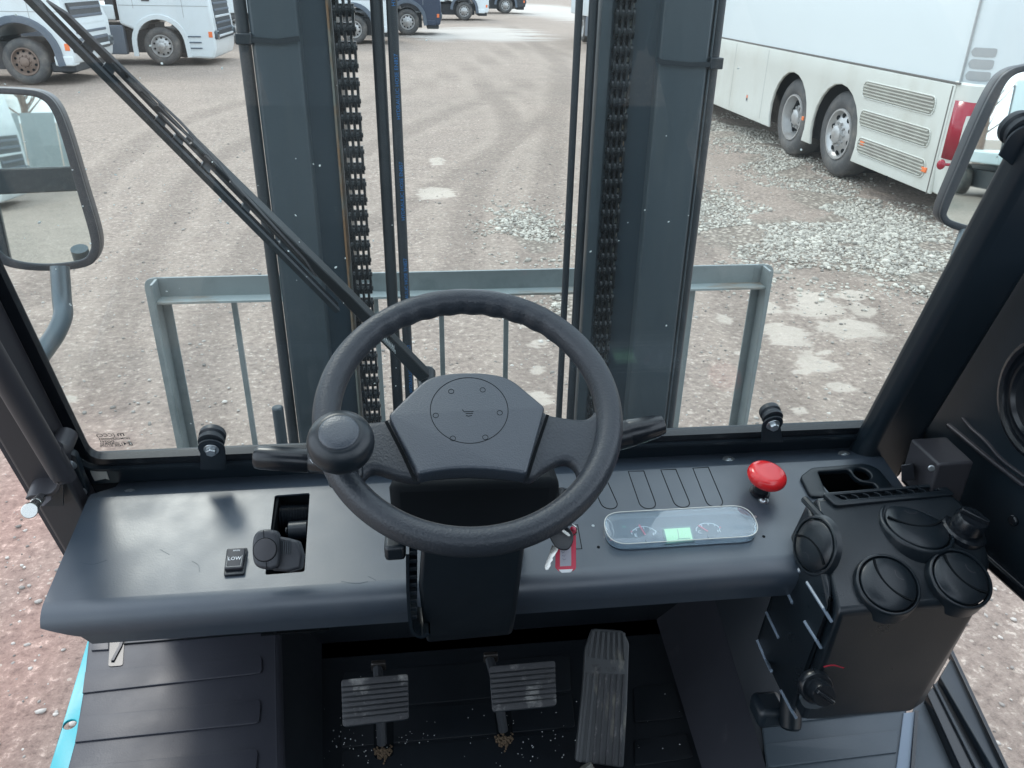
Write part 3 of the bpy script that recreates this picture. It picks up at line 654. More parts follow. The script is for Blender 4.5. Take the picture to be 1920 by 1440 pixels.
truck('dark navy lorry just right of the blue printed hose', LG, (1.35, 37.9, 0), 'work', body='tnavy', cargo='tipper', r=.5)
truck('white box lorry with a small green plate, beyond the navy lorry', LG, (4.55, 51.2, 0), 'work', cargo='box', r=.48)
truck('farthest lorry, dark with white cab corner, at the top centre', LG, (8.1, 62.0, 0), 'work', body='tdk', cargo='tipper', r=.5)
t = truck('white lorry with red cab panel, glimpsed between hose and right chain', LG, (7.95, 28.2, 0), 'sleek', rz=R(-90), cargo='box', r=.5)

# ================================================================== WHAT STANDS BEHIND (seen in the two mirrors)
truck('white lorry standing behind the forklift, reflected in the left mirror', 'lorries standing behind the forklift', (-4.5, -19, 0), 'sleek', rz=R(4), cargo='box', r=.5)
truck('white lorry reflected in the middle of the right mirror', 'lorries standing behind the forklift', (8.2, -23, 0), 'work', rz=R(80), cargo='deck', r=.5)
fe = thing('sheet_fence', 'pale blue grey sheet fence behind the yard, seen in the left mirror', 'fence', loc=(-9, -24, 0))
for k in range(22):
    b = B(); box(b, (k*.9-10, 0, 1.05), (.86, .04, 2.1)); fin('fence_panel', b, 'fence', fe)
    if k % 3 == 0: b = B(); box(b, (k*.9-10.45, .06, 1.2), (.08, .08, 2.4)); fin('fence_post', b, 'tgrey', fe)
cn = thing('container', 'teal freight container behind the yard, seen at the edge of the right mirror', 'container', loc=(3.2, -24, 0))
b = B(); box(b, (0, 0, 1.3), (2.4, 6, 2.6)); fin('body', b, mat('teal_container', (.10, .42, .42), .5, var=.1), cn, bev=.02)
b = B()
for k in range(26): box(b, (-1.21, -2.9+k*.232, 1.3), (.04, .11, 2.4))
fin('corrugation', b, 'fence', cn)['kind'] = 'stuff'
for k in range(16):
    x = -26+k*3.6+random.uniform(-1, 1); tr = thing('bare_tree', 'bare brown tree behind the forklift, one of the row beyond the fence', 'tree', 'bare trees beyond the fence', loc=(x, -44+random.uniform(-3, 3), 0))
    b = B(); tube(b, [(0, 0, 0), (.1, 0, 2.5), (0, .1, 5)], [.22, .16, .05], 8); fin('trunk', b, 'rimr', tr)
    b = B()
    for i in range(46):
        z = random.uniform(1.8, 5); a = random.uniform(0, 6.28); l = random.uniform(.8, 2.4)*(1-(z-1.8)/8)
        tube(b, [(0, 0, z), (math.cos(a)*l*.5, math.sin(a)*l*.5, z+l*.45), (math.cos(a)*l, math.sin(a)*l, z+l*1.1)], [.05, .03, .01], 4)
    fin('crown', b, 'rimr', tr)

# ================================================================== THE FORKLIFT
fl = thing('forklift', 'forklift seen from its driver seat: dark cab, dashboard, steering wheel, mast and load guard', 'forklift', loc=(0, 0, 0))
ang = R(17.5); Wv = Vector((0, -math.sin(ang), math.cos(ang)))
BL = hit(165, 862, (0, 1.14, 0), (0, 1, 0)); BR = hit(1640, 800, (0, 1.14, 0), (0, 1, 0))
W = Fr(BL, (BR-BL), Wv)
gw = (BR-BL).length; gh_ = 1.25
def along(pts, f, n=0): return [f.P(*f.px(*p), n) for p in pts]

# ---- windscreen
go = fillet([(0, 0), (gw, 0), (gw, gh_), (0, gh_)], .035, 6)
ws = plate('windscreen', W, [fillet([(-.01, -.01), (gw+.01, -.01), (gw+.01, gh_+.01), (-.01, gh_+.01)], .03, 6)], -.0025, .0025, 'glassf', fl, label='clear front windscreen with water specks and an etched mark')
b = B(); ribbon(b, W, go, .016, -.006, .008, closed=True); fin('window_seal', b, 'gloss', fl)
b = B(); ribbon(b, W, fillet([(-.012, -.012), (gw+.012, -.012), (gw+.012, gh_+.012), (-.012, gh_+.012)], .035, 6), .006, .004, .013, closed=True); fin('window_seal', b, 'frame', fl)
f = W.off(.0026)
for bod, x, y, s in (('(CCC)', 198, 816, 7.5), ('E000003', 200, 823, 5), ('DOT43', 201, 828, 5), ('(S)AS2R43', 206, 832, 5), ('43R-011070', 208, 836, 5), ('m', 226, 814, 11), ('HOMGIL', 229, 822, 4.5), ('(E4)', 238, 832, 8)):
    u, v = f.px(x, y); text('etched_mark', bod, f, u, v, s*.00115*1.15, 'tdk', ws, mirror=True, n=.0002, bold=.00012)
b = B()
for k in range(105):
    u = random.uniform(.02, gw-.02); v = random.uniform(.02, .68) if random.random() < .55 else random.uniform(.3, .68); r = random.lognormvariate(-7.15, .38)
    if k < 50: u = random.uniform(.02, .45); v = random.uniform(.3, .66)
    bmesh.ops.create_uvsphere(b, u_segments=6, v_segments=4, radius=r, matrix=W.M @ Matrix.Translation((u, v, -.003)) @ Matrix.Rotation(random.uniform(0, 3), 4, 'Z') @ Matrix.Diagonal((1, random.uniform(.8, 2.0), .5, 1)))
fin('water_specks', b, 'drop', ws)['kind'] = 'stuff'
# ---- windscreen frame members
b = B(); fbox(b, W, -.10, gw+.10, -.058, -.012, -.03, .004); fin('frame_sill', b, 'frame', fl, bev=.004)
b = B(); fbox(b, W, -.062, -.012, -.0575, gh_+.03, -.04, .003); fin('frame_side', b, 'frame', fl, bev=.004)
b = B(); fbox(b, W, gw+.012, gw+.05, -.0575, gh_+.03, -.04, .003); fin('frame_side', b, 'frame', fl, bev=.004)
b = B(); fbox(b, W, -.1, gw+.1, gh_+.012, gh_+.10, -.04, .02); fin('frame_head', b, 'frame', fl, bev=.004)
# silver sticker on the sill
f = W.off(.0045); plate('sticker', f, [f.q([(168, 879), (194, 878), (200, 884), (205, 899), (198, 897), (178, 901), (172, 890)])], 0, .0008, 'sticker', fl, label='torn silver sticker on the left end of the sill')
# ---- left post and grab rail
f = W.off(.055); u0 = f.px(60, 935)[0]; u1 = f.px(148, 935)[0]
b = B(); fbox(b, f, u0, u1, f.px(110, 1085)[1], gh_, -.05, 0); fin('front_pillar', b, 'post', fl, bev=.006, seg=3, label='dark left front pillar of the cab')
b = B(); fbox(b, f, u0-.012, u0-.001, f.px(110, 1085)[1], gh_, -.055, -.012); fin('door_seal', b, 'mat_l', fl)
f = W.off(.085); a0 = f.P(*f.px(-12, 668)); a1 = f.P(*f.px(100, 862)); dd = (a1-a0).normalized()
top = a1 - dd*1.1
pts = [top - f.N*.06, top, ] + [a1-dd*.04, a1-dd*.015 - f.N*.006, a1 - f.N*.02 + dd*.004, a1 - f.N*.055+dd*.008]
b = B(); tube(b, smooth([tuple(p) for p in pts], 5, False), .0155, 16); fin('grab_rail', b, 'post', fl, label='tubular grab rail on the left pillar')
# lower J bracket with striker pin
f = W.off(.065)
b = B(); path = f.q([(118, 872), (118, 890), (110, 902), (98, 907), (70, 909), (60, 915)])
ribbon(b, f, smooth(path, 4, False), .006, -.03, .022); jb = fin('striker_bracket', b, 'post', fl, bev=.0012)
plate('bracket_plate', f, [f.q([(60, 913), (72, 908), (120, 905), (120, 945), (68, 945), (58, 930)])], .0, .004, 'frame', jb)
p0 = f.P(*f.px(82, 921), .01); pn = (at(55, 958, .99)-p0)
b = B(); cyl(b, p0, p0+pn.normalized()*.012, .0145, seg=6); fin('nut', b, 'nut', jb, bev=.001)
b = B(); cyl(b, p0, p0+pn*.96, .0068, seg=16); cyl(b, p0+pn*.50, p0+pn*.56, .0074, seg=16); cyl(b, p0+pn*.93, p0+pn, .0095, seg=20); fin('striker_pin', b, 'steel', jb, bev=.0008)
# gussets and bolts at both lower corners
f = W.off(.030)
plate('corner_gusset', f, [fillet(f.q([(118, 848), (142, 852), (168, 925), (158, 938), (120, 940), (112, 880)]), .008)], -.01, .002, 'frame', fl, bev=.001)
b = B(); bolt(b, f.P(*f.px(130, 869), .002), f.N, .0085, .011); fin('bolt', b, 'zinc', fl, bev=.0008)
b = B(); bolt(b, f.P(*f.px(151, 919), .002), f.N, .0078, .013); fin('bolt', b, 'zinc', fl, bev=.0008)
plate('corner_gusset', f, [fillet(f.q([(1664, 790), (1676, 776), (1692, 790), (1698, 812), (1716, 835), (1706, 868), (1680, 858), (1652, 852), (1640, 838), (1652, 815)]), .007)], -.008, .003, 'frame', fl, bev=.0012)
b = B(); bolt(b, f.P(*f.px(1675, 791), .003), f.N, .0082, .011); fin('bolt', b, 'zinc', fl, bev=.0008)
b = B(); bolt(b, f.P(*f.px(1653, 836), .003), f.N, .0078, .012); fin('bolt', b, 'zinc', fl, bev=.0008)
# ---- window stops (roller on a bracket)
for (cx, cy, rp, x0, x1, yb) in ((397, 838, 24, 377, 424, 877), (1448, 792, 21, 1427, 1467, 826), (1915, 262, 26, 1895, 1960, 300)):
    f = W.off(.028); cu0, cv0 = f.px(cx, cy); rr_ = rp*.00082
    g = group_empty('window_stop', fl)
    o = [(cu0+rr_*math.cos(a), cv0+rr_*math.sin(a)) for a in [math.pi*k/14 for k in range(15)]]
    ul, vl = f.px(x0, yb); ur, vr = f.px(x1, yb); o += [(cu0-rr_*.95, cv0-.01), (ul, vl), (ur, vr), (cu0+rr_*.95, cv0-.01)] if cx < 1900 else [(cu0-rr_, cv0-.02), (cu0+rr_*1.5, cv0-.05), (cu0+rr_*2, cv0)]
    plate('stop_bracket', f, [o], 0, .004, 'frame', g, bev=.001)
    b = B(); c0 = f.P(cu0, cv0+.007, -.024); 
    prof = [(0, 0), (rr_*.95, 0), (rr_*1.02, .003), (rr_*1.02, .009), (rr_*.86, .0115), (rr_*.86, .0145), (rr_*1.02, .017), (rr_*.98, .022), (0, .022)]
    lathe(b, prof, Fr(c0, f.U, f.V).M, 28); fin('roller', b, 'hose', g)
    if cx < 1900: b = B(); bolt(b, f.P(cu0, cv0-.001, .004), f.N, .0085, .009); fin('bolt', b, 'zinc', g, bev=.0008)

# ---- wiper, outside of the glass
f = Fr(W.P(0, 0, -.020), W.U, W.V)
def strip(p0, p1, w0, w1, f):
    a = Vector(f.px(*p0)); c = Vector(f.px(*p1)); t = (c-a).normalized(); s = Vector((-t.y, t.x))
    return [tuple(a+s*w0), tuple(c+s*w0), tuple(c+s*w1), tuple(a+s*w1)], a, t, s
wb = group_empty('wiper_blade', fl, 'long black wiper blade lying diagonally across the windscreen')
o, a, t, s = strip((-76, -150), (634, 572), -.0035, .0035, f); b = B(); fprism(b, f, o, .010, .016); fin('wiper_rubber', b, 'hose', wb)
o, a, t, s = strip((-76, -150), (634, 572), -.0055, .0006, f); b = B(); fprism(b, f, o, -.004, .009); fin('blade_spine', b, 'gloss', wb, bev=.001)
L_ = (Vector(f.px(632, 572))-a).length
# carrier with slots
def along_t(d, off): q = a+t*d+s*off; return (q.x, q.y)
px2d = lambda x, y: (Vector(f.px(x, y))-a).dot(t)
d0, d1, dm = px2d(84, 4), px2d(600, 520), px2d(325, 240)
car = [along_t(d0, .003), along_t(d0+.02, .010), along_t(dm-.06, .0135), along_t(dm, .0175), along_t(dm+.06, .0165), along_t(dm+.09, .0125), along_t(d1-.03, .009), along_t(d1, .003), along_t(dm+.05, .0035), along_t(dm-.05, .0035)]
holes = []
for x, y, hl, hw in ((222, 135, .010, .0012), (245, 158, .013, .0016), (281, 193, .013, .0018), (322, 240, .026, .0034), (384, 305, .004, .0018), (440, 362, .012, .0012)):
    d = px2d(x+3, y-2); c_ = [along_t(d+q*hl, .0088 + w_*hw*.85) for q, w_ in ((-1, -1), (1, -1), (1.05, 0), (1, 1), (-1, 1), (-1.05, 0))]; holes.append(c_)
plate('blade_carrier', f, [car]+holes, -.010, -.004, 'post', wb, bev=.0006)
b = B()
for x, y in ((165, 88), (205, 128), (305, 225), (340, 258), (392, 310), (470, 385), (540, 455)):
    d = px2d(x, y); p = f.P(*along_t(d, .001), .0); box(b, p, (.012, .006, .012), rot=Matrix((f.U, f.V, f.N)).transposed() @ Matrix.Rotation(math.atan2(t.y, t.x), 3, 'Z'))
fin('blade_clips', b, 'frame', wb)['kind'] = 'stuff'
wa = group_empty('wiper_arm', fl, 'wiper arm running down to its pivot below the glass')
A0 = Vector(f.px(345, 268)); A1 = Vector(f.px(655, 575)); A2 = Vector(f.px(796, 722)); tt = (A1-A0).normalized(); ss = Vector((-tt.y, tt.x))
b = B(); fprism(b, f, [tuple(A0+ss*.002), tuple(A1+ss*.007), tuple(A2+ss*.011), tuple(A2+ss*-.009), tuple(A1+ss*-.010), tuple(A0+ss*-.003)], -.030, -.012); fin('arm_channel', b, 'plastic', wa, bev=.002)
b = B(); q0 = f.P(*(A1+tt*.05+ss*-.002), -.009); q1 = f.P(*(A1+tt*.11+ss*-.002), -.009)
hel = []
for k in range(160): 
    a_ = k/160*2*math.pi*16; hel.append(q0.lerp(q1, k/160)+f.V*math.sin(a_)*.006+f.N*math.cos(a_)*.005)
tube(b, hel, .0009, 5); fin('arm_spring', b, 'zinc', wa)
b = B(); cyl(b, f.P(*f.px(800, 735), -.045), f.P(*f.px(800, 735), -.002), .016, .013, 20); fin('arm_pivot', b, 'plastic', wa, bev=.002)

# ---- dashboard
crL = hit(163, 937, (0, 0, 1.47), (0, 0, 1)); crR = hit(1654, 856, (0, 0, 1.47), (0, 0, 1))
Yc = 1.094; sl = math.atan(.030/.16)
D = Fr((crL.x, Yc, 1.47), (1, 0, 0), (0, math.cos(sl), math.sin(sl)))
dw = crR.x-crL.x; fv = -.196                     # front limit of the flat top
def slotpx(pts): return D.q(pts)
hole_gate = fillet(D.q([(515, 929), (581, 924), (571, 1072), (497, 1078)]), .004, 3)
hole_tray = fillet(D.q([(1522, 886), (1640, 874), (1668, 912), (1560, 930)]), .008, 3)
gd = group_empty('dashboard', fl, 'dark blue grey sheet metal dashboard with rolled front edge')
plate('dash_top', D, [[(0, fv), (dw, fv), (dw, 0), (0, 0)], hole_gate, hole_tray], -.003, 0, 'dash', gd)
# rolled front edge, apron and rear flange as one swept skin
p_fl = D.P(0, fv); prof = []
rad = .033; cN = D.N; cV = D.V; cen = p_fl - cN*rad
for k in range(15):
    a_ = k/14*R(98); q = cen + cN*rad*math.cos(a_) - cV*rad*math.sin(a_); prof.append((q.y, q.z))
ly, lz = prof[-1]; prof += [(ly+.004, lz-.018), (ly+.02, lz-.022)]
b = B(); ra = [b.verts.new((crL.x+max(0, k-9)*.0095, y, z)) for k, (y, z) in enumerate(prof)]; rb = [b.verts.new((crL.x+dw, y, z)) for y, z in prof]
for k in range(len(prof)-1): b.faces.new([ra[k], rb[k], rb[k+1], ra[k+1]])
cap = b.faces.new(ra); cap2 = b.faces.new(list(reversed(rb)))
rf = fin('dash_front_roll', b, 'dash', gd, ang=60)
b = B(); e = [(Yc, 1.470), (Yc+.010, 1.4695), (Yc+.045, 1.459), (Yc+.10, 1.452), (Yc+.10, 1.44), (Yc, 1.45)]
i0 = .025; v1 = [b.verts.new((crL.x+(i0 if k > 1 else 0), y, z)) for k, (y, z) in enumerate(e)]; v2 = [b.verts.new((crL.x+dw-(i0 if k > 1 else 0), y, z)) for k, (y, z) in enumerate(e)]
for k in range(len(e)): b.faces.new([v1[k], v2[k], v2[(k+1) % len(e)], v1[(k+1) % len(e)]])
b.faces.new(v1); b.faces.new(list(reversed(v2))); fin('dash_rear_flange', b, 'dash', gd)
b = B(); prism(b, [(crL.x+.002, y, z) for y, z in ((Yc-.005, 1.455), (.91, 1.42), (.91, 1.38), (Yc, 1.36))], (.004, 0, 0)); fin('dash_end', b, 'dash', gd)
b = B(); prism(b, [(crL.x+dw-.006, y, z) for y, z in ((Yc-.005, 1.455), (.93, 1.425), (.93, 1.37), (Yc, 1.36))], (.004, 0, 0)); fin('dash_end', b, 'dash', gd)
# everything under the dash
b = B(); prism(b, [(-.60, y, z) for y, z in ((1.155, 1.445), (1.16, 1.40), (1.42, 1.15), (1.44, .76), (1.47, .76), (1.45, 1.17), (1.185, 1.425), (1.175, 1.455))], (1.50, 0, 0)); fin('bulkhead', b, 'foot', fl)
# knock-out outlines on the top
for pts in ([(1104, 892), (1133, 890), (1152, 932)], [(1178, 884), (1207, 883), (1225, 932)], [(1239, 881), (1267, 880), (1288, 930)], [(1299, 878), (1328, 876), (1350, 928)]):
    p0_, p1_, p2_ = [Vector(p) for p in D.q(pts)]; wv = p1_-p0_; hv = p2_-p1_; l = hv.length+.012; rr_ = wv.length/2; hv = hv.normalized()
    o = [p1_, p1_+hv*(l-.002)]; c_ = (p0_+p1_)/2+hv*l
    o += [c_+wv.normalized()*rr_*math.cos(a_)+hv*rr_*math.sin(a_) for a_ in [math.pi*k/12 for k in range(1, 12)]]
    o += [p0_+hv*l, p0_]
    b = B(); ribbon(b, D, o+[p1_], .0013, -.0005, .0005); fin('knockout_outline', b, 'dark', gd)
b = B(); ribbon(b, D, [Vector(p) for p in D.q([(1050, 986), (1083, 984), (1091, 1029), (1062, 1030)])], .0013, -.0005, .0005); fin('knockout_outline', b, 'dark', gd)
for (x, y, r_, m_) in ((241, 927, .009, 'zinc'), (1367, 864, .009, 'zinc'), (1584, 854, .009, 'zinc'), (1431, 938, .0065, 'zinc')):
    b = B(); ff_ = D if y > 900 and x > 1000 else None
    P = D.P(*D.px(x, y)) if ff_ else hit(x, y, (0, Yc, 1.464), (0, .02, 1)); dome(b, P, D.N, r_, .004); fin('dome_bolt', b, m_, gd)
for (x, y) in ((1416, 969), (1432, 1006), (1112, 986), (1122, 1026)):
    b = B(); P = D.P(*D.px(x, y)); cyl(b, P-D.N*.001, P+D.N*.0006, .0024, seg=12); fin('screw_hole', b, 'dark' if y > 1000 else 'zinc', gd)
for pts in ([(360, 1052), (372, 1060), (374, 1072)], [(150, 1055), (175, 1058), (200, 1050)], [(300, 1030), (318, 1040)], [(690, 1080), (705, 1088)], [(640, 1090), (668, 1094), (690, 1090)]):
    b = B(); ribbon(b, D, smooth(D.q(pts), 4, False), .0008, -.0003, .0002); fin('scratch', b, 'mat_r', gd)
# pockets below the openings
b = B(); u0, v0 = D.px(500, 1078); u1, v1_ = D.px(585, 924)
for (c_, s_) in (((u0-.004, (v0+v1_)/2, -.06), (.004, .18, .12)), ((u1+.01, (v0+v1_)/2, -.06), (.004, .18, .12)), (((u0+u1)/2, (v0+v1_)/2, -.12), (.10, .18, .004)), (((u0+u1)/2, v1_+.006, -.06), (.10, .004, .12)), (((u0+u1)/2, v0-.006, -.06), (.10, .004, .12))):
    c_ = (c_[0], c_[1], c_[2]-.005)
    v = bmesh.ops.create_cube(b, size=1)['verts']; xf(b, v, D.M @ Matrix.Translation(c_) @ Matrix.Diagonal((*s_, 1)))
fin('lever_well', b, 'dark', gd)
# lever: bellows, pivot and handle
b = B(); p0 = D.P(*D.px(520, 945), -.03); p1 = D.P(*D.px(585, 941), -.03); nb = 12
tube(b, [p0.lerp(p1, k/(2*nb)) for k in range(2*nb+1)], [.020 if k % 2 else .0165 for k in range(2*nb+1)], 20); lv = group_empty('direction_lever', fl, 'grey lever handle standing in its dash slot'); fin('bellows', b, 'gloss', lv)
b = B(); cyl(b, D.P(*D.px(538, 977), -.022), D.P(*D.px(574, 974), -.022), .014, seg=20); cyl(b, D.P(*D.px(532, 977), -.022), D.P(*D.px(536, 977), -.022), .006, seg=12); fin('pivot_barrel', b, 'plastic', lv, bev=.001)
b = B(); cyl(b, D.P(*D.px(553, 1040), .0), D.P(*D.px(553, 1040), -.05), .012, seg=12); cyl(b, D.P(*D.px(559, 1036), .01), D.P(*D.px(562, 1036), .01), .008, seg=12)
fin('lever_fork', b, 'nut', lv)
C0 = at(500, 1030, 1.055); fN = (CAMLOC-C0).normalized(); fN = (fN+Vector((-.22, 0, .05))).normalized(); H = frame_at(C0, fN)
plate('handle', H, [smooth(H.q([(473, 1013), (484, 995), (508, 993), (521, 1003), (523, 1050), (515, 1066), (488, 1066), (474, 1052)]), 6)], -.022, 0, 'mirh', lv, bev=.005, res=3)
plate('handle_cap', H, [[(H.px(497, 1031)[0]+.0148*math.cos(a_), H.px(497, 1031)[1]+.0148*math.sin(a_)) for a_ in [2*math.pi*k/36 for k in range(36)]]], 0, .0012, 'post', lv, bev=.0008)
b = B(); hc_ = H.px(497, 1031); ribbon(b, H, [(hc_[0]+.0153*math.cos(a_), hc_[1]+.0153*math.sin(a_)) for a_ in [2*math.pi*k/36 for k in range(36)]], .0009, -.001, .0004, closed=True); fin('cap_gap', b, 'dark', lv)
b = B(); ribbon(b, H, H.q([(494, 994), (495, 1009)]), .0007, .0, .0006); fin('mould_line', b, 'dark', lv)
b = B(); ribbon(b, H, H.q([(499, 1053), (500, 1066)]), .0007, 0, .0006); fin('mould_line', b, 'dark', lv)
H2 = H.off(-.012)
plate('handle_shank', H2, [fillet(H2.q([(510, 1003), (538, 1008), (558, 1014), (566, 1040), (562, 1066), (540, 1072), (510, 1070)]), .003)], -.028, 0, 'mirh', lv, bev=.004)
for k in range(5):
    b = B(); fbox(b, H2, *(lambda c_: (c_[0]-.0009, c_[0]+.0009, c_[1]-.009, c_[1]+.009))(H2.px(528+k*4, 1026)), 0, .0012); fin('grip_rib', b, 'frame', lv)
# rocker switch LOW
rk = group_empty('rocker_switch', fl, 'black rocker switch marked LOW'); ro = fillet(D.q([(426, 1032), (465, 1030), (459, 1079), (420, 1082)]), .003, 3)
plate('rocker_bezel', D, [ro], 0, .004, 'gloss', rk, bev=.001)
cU, cV_ = [sum(p[k] for p in ro)/len(ro) for k in (0, 1)]
Rf_ = Fr(D.P(cU, cV_, .008), D.U, D.V*math.cos(R(7))+D.N*math.sin(R(7)))
plate('rocker_key', Rf_, [fillet([(-.0125, -.017), (.0125, -.017), (.0125, .017), (-.0125, .017)], .002, 3)], -.003, .003, 'post', rk, bev=.0015)
text('switch_mark', 'LOW', Rf_, 0, -.001, .0078, 'white', rk, n=.0033); text('switch_mark', 'HIGH', Rf_, .001, .0125, .004, 'white', rk, n=.0033)
b = B(); ribbon(b, Rf_, [(-.010, .004), (-.010, -.014), (.010, -.014), (.010, .004)], .0005, .003, .0034); fin('switch_mark', b, 'sticker', rk)

# ---- instrument cluster
ic = group_empty('instrument_cluster', fl, 'oblong instrument cluster under a clear raised lens')
u0 = D.px(1132, 1000)[0]; u1 = D.px(1414, 990)[0]; v0 = D.px(1270, 1026)[1]; v1_ = D.px(1270, 966)[1]
base = fillet([(u0, v0), (u1, v0), (u1, v1_), (u0, v1_)], (v1_-v0)*.5, 10)
inner = fillet([(u0+.004, v0+.004), (u1-.004, v0+.004), (u1-.004, v1_-.004), (u0+.004, v1_-.004)], (v1_-v0)*.46, 10)
plate('cluster_face', D, [base], 0, .002, 'cface', ic)
plate('lens_rim', D, [base, inner], .0022, .012, 'lens', ic, bev=.001)
plate('lens_top', D, [base], .0125, .0145, 'lens', ic, bev=.0009)
b = B(); ribbon(b, D, inner, .0012, .002, .0028, closed=True); fin('lens_edge', b, 'lens', ic)
b = B(); ribbon(b, D, base, .0012, .0145, .0150, closed=True); fin('lens_edge', b, 'sticker', ic)
G = D.off(.0028)
def arcpx(f, pts, n=6): return smooth([tuple(p) for p in f.q(pts)], n, False)
for arc, mk, ndl, L1, L2, c1, c2, pk in (
    ([(1184, 997), (1193, 990), (1205, 987), (1218, 989), (1230, 996)], [(1192, 991), (1206, 987.5), (1218, 989.5)], ((1198, 985), (1210, 1004)), 'E', 'F', (1192, 1004), (1226, 1002), (1184, 997)),
    ([(1305, 991), (1314, 983), (1327, 981), (1340, 983), (1350, 990)], [(1315, 984), (1327, 981), (1339, 983)], ((1309, 986), (1327, 997)), 'C', 'H', (1312, 998), (1348, 996), (1350, 989))):
    gg = group_empty('gauge', ic)
    b = B(); ribbon(b, G, arcpx(G, arc), .0015, -.0006, 0)
    for (x, y) in mk: ribbon(b, G, G.q([(x, y), (x+1.5, y+4)]), .0013, -.0006, .0)
    ribbon(b, G, G.q([arc[0], (arc[0][0]+1, arc[0][1]+5)]), .0012, -.0006, 0); ribbon(b, G, G.q([arc[-1], (arc[-1][0]-1, arc[-1][1]+5)]), .0012, -.0006, 0)
    fin('scale', b, 'white', gg)
    b = B(); ribbon(b, G, G.q(ndl), .0026, .0008, .0014); fin('needle', b, 'pink', gg)
    b = B(); P = G.P(*G.px(*pk)); cyl(b, P, P+G.N*.0006, .0014, seg=10); fin('scale_end', b, 'pink', gg)
    b = B(); P = G.P(*G.px(ndl[1][0]+6, ndl[1][1]+9)); cyl(b, P-G.N*.001, P+G.N*.0012, .0055, seg=20); fin('gauge_boss', b, 'cface', gg, bev=.0006)
    for l_, (x, y) in ((L1, c1), (L2, c2)): text('letter', l_, G, *G.px(x, y), .0080, 'white', gg, n=.0003, bold=.00015)
text('letter', 'N', G, *G.px(1170, 988), .0062, 'green', ic, n=.0003)
b = B(); ribbon(b, G, G.q([(1143, 1013), (1151, 1012)]), .001, -.0004, 0); ribbon(b, G, G.q([(1147, 1009), (1148, 1012)]), .001, -.0004, 0); fin('warning_mark', b, 'pink', ic)
plate('display_frame', G, [fillet(G.q([(1241, 990), (1295, 986), (1302, 1016), (1248, 1021)]), .001, 2)], -.0005, .0008, 'lcdf', ic)
plate('display', G, [G.q([(1245, 993), (1293, 990), (1299, 1014), (1251, 1018)])], .001, .0014, 'lcd', ic)
b = B(); ribbon(b, G, G.q([(1270, 1012), (1294, 1010)]), .001, .0014, .0016); ribbon(b, G, G.q([(1270, 994), (1273, 1011)]), .0006, .0014, .0016); fin('display_marks', b, 'cface', ic)

# ---- emergency stop
es = group_empty('emergency_stop', fl, 'red mushroom emergency stop button')
P = D.P(*D.px(1424, 924)); En = (D.N+Vector((.10, .0, .02))).normalized(); E_ = frame_at(P, En, up=(0, 1, .01))
b = B(); lathe(b, [(0, 0), (.0165, 0), (.0165, .004), (.0125, .005), (.0125, .017), (0, .017)], E_.M, 28); fin('button_base', b, 'gloss', es)
b = B(); lathe(b, smooth([(.0115, .012), (.0125, .020), (.0170, .024), (.0275, .029), (.0312, .035), (.0312, .040), (.0285, .0455), (.0215, .0492), (.010, .0500), (0, .0500)], 3, False), E_.M, 48); fin('mushroom_cap', b, 'red', es, ang=80)
# ---- storage tray with cup recess
tr = group_empty('storage_tray', fl, 'open storage tray let into the right end of the dash')
T_ = D.off(.006)
to = fillet(T_.q([(1500, 893), (1522, 876), (1622, 868), (1648, 878), (1678, 916), (1560, 932), (1520, 930)]), .008, 4)
th = fillet(T_.q([(1534, 884), (1592, 880), (1601, 893), (1616, 903), (1640, 906), (1647, 916), (1549, 922)]), .005, 4)
cu_c = T_.px(1617, 888); cuo = [(cu_c[0]+.0142*math.cos(a_), cu_c[1]+.0142*math.sin(a_)) for a_ in [2*math.pi*k/30 for k in range(30)]]
plate('tray_top', T_, [to, th, cuo], -.010, .0, 'plastic', tr, bev=.0025)
b = B(); uu, vv = T_.px(1590, 900)
for (c_, s_) in (((uu, vv, -.075), (.14, .10, .004)), ((uu-.055, vv, -.04), (.004, .08, .06)), ((uu+.055, vv, -.04), (.004, .08, .06)), ((uu, vv+.035, -.04), (.12, .004, .06)), ((uu, vv-.035, -.04), (.12, .004, .06))):
    v = bmesh.ops.create_cube(b, size=1)['verts']; xf(b, v, T_.M @ Matrix.Translation(c_) @ Matrix.Diagonal((*s_, 1)))
fin('tray_pocket', b, 'dark', tr)

# ---- steering wheel
S_el = R(61.16); Sn = Vector((0, -math.cos(S_el), math.sin(S_el))); S = Fr((.049, .750, 1.787), (1, 0, 0), Sn.cross(Vector((1, 0, 0))))
sw = group_empty('steering_wheel', fl, 'black leather-grained steering wheel with two broad spokes')
b = B(); Rm, rm_ = .1505, .0145; n1_, n2_ = 180, 28; rings = []
for k in range(n1_):
    a_ = 2*math.pi*k/n1_; c_, s_ = math.cos(a_), math.sin(a_); rg = []
    bump = 0
    da = abs((a_-math.pi/2+math.pi) % (2*math.pi)-math.pi)
    if da < R(52): bump = .0016*(math.cos(a_*36)*.5+.5)*min(1, (R(52)-da)/R(8))
    for j in range(n2_):
        t_ = 2*math.pi*j/n2_; inn = max(0, -math.cos(t_)); r_ = rm_*(1.04 if abs(math.sin(t_)) > .7 else 1) - bump*inn*1.4
        rr_ = Rm + r_*math.cos(t_); rg.append(b.verts.new(S.P(rr_*c_, rr_*s_, r_*1.08*math.sin(t_))))
    rings.append(rg)
for k in range(n1_):
    for j in range(n2_): b.faces.new([rings[k][j], rings[(k+1) % n1_][j], rings[(k+1) % n1_][(j+1) % n2_], rings[k][(j+1) % n2_]])
fin('rim', b, 'wheel', sw, ang=80)
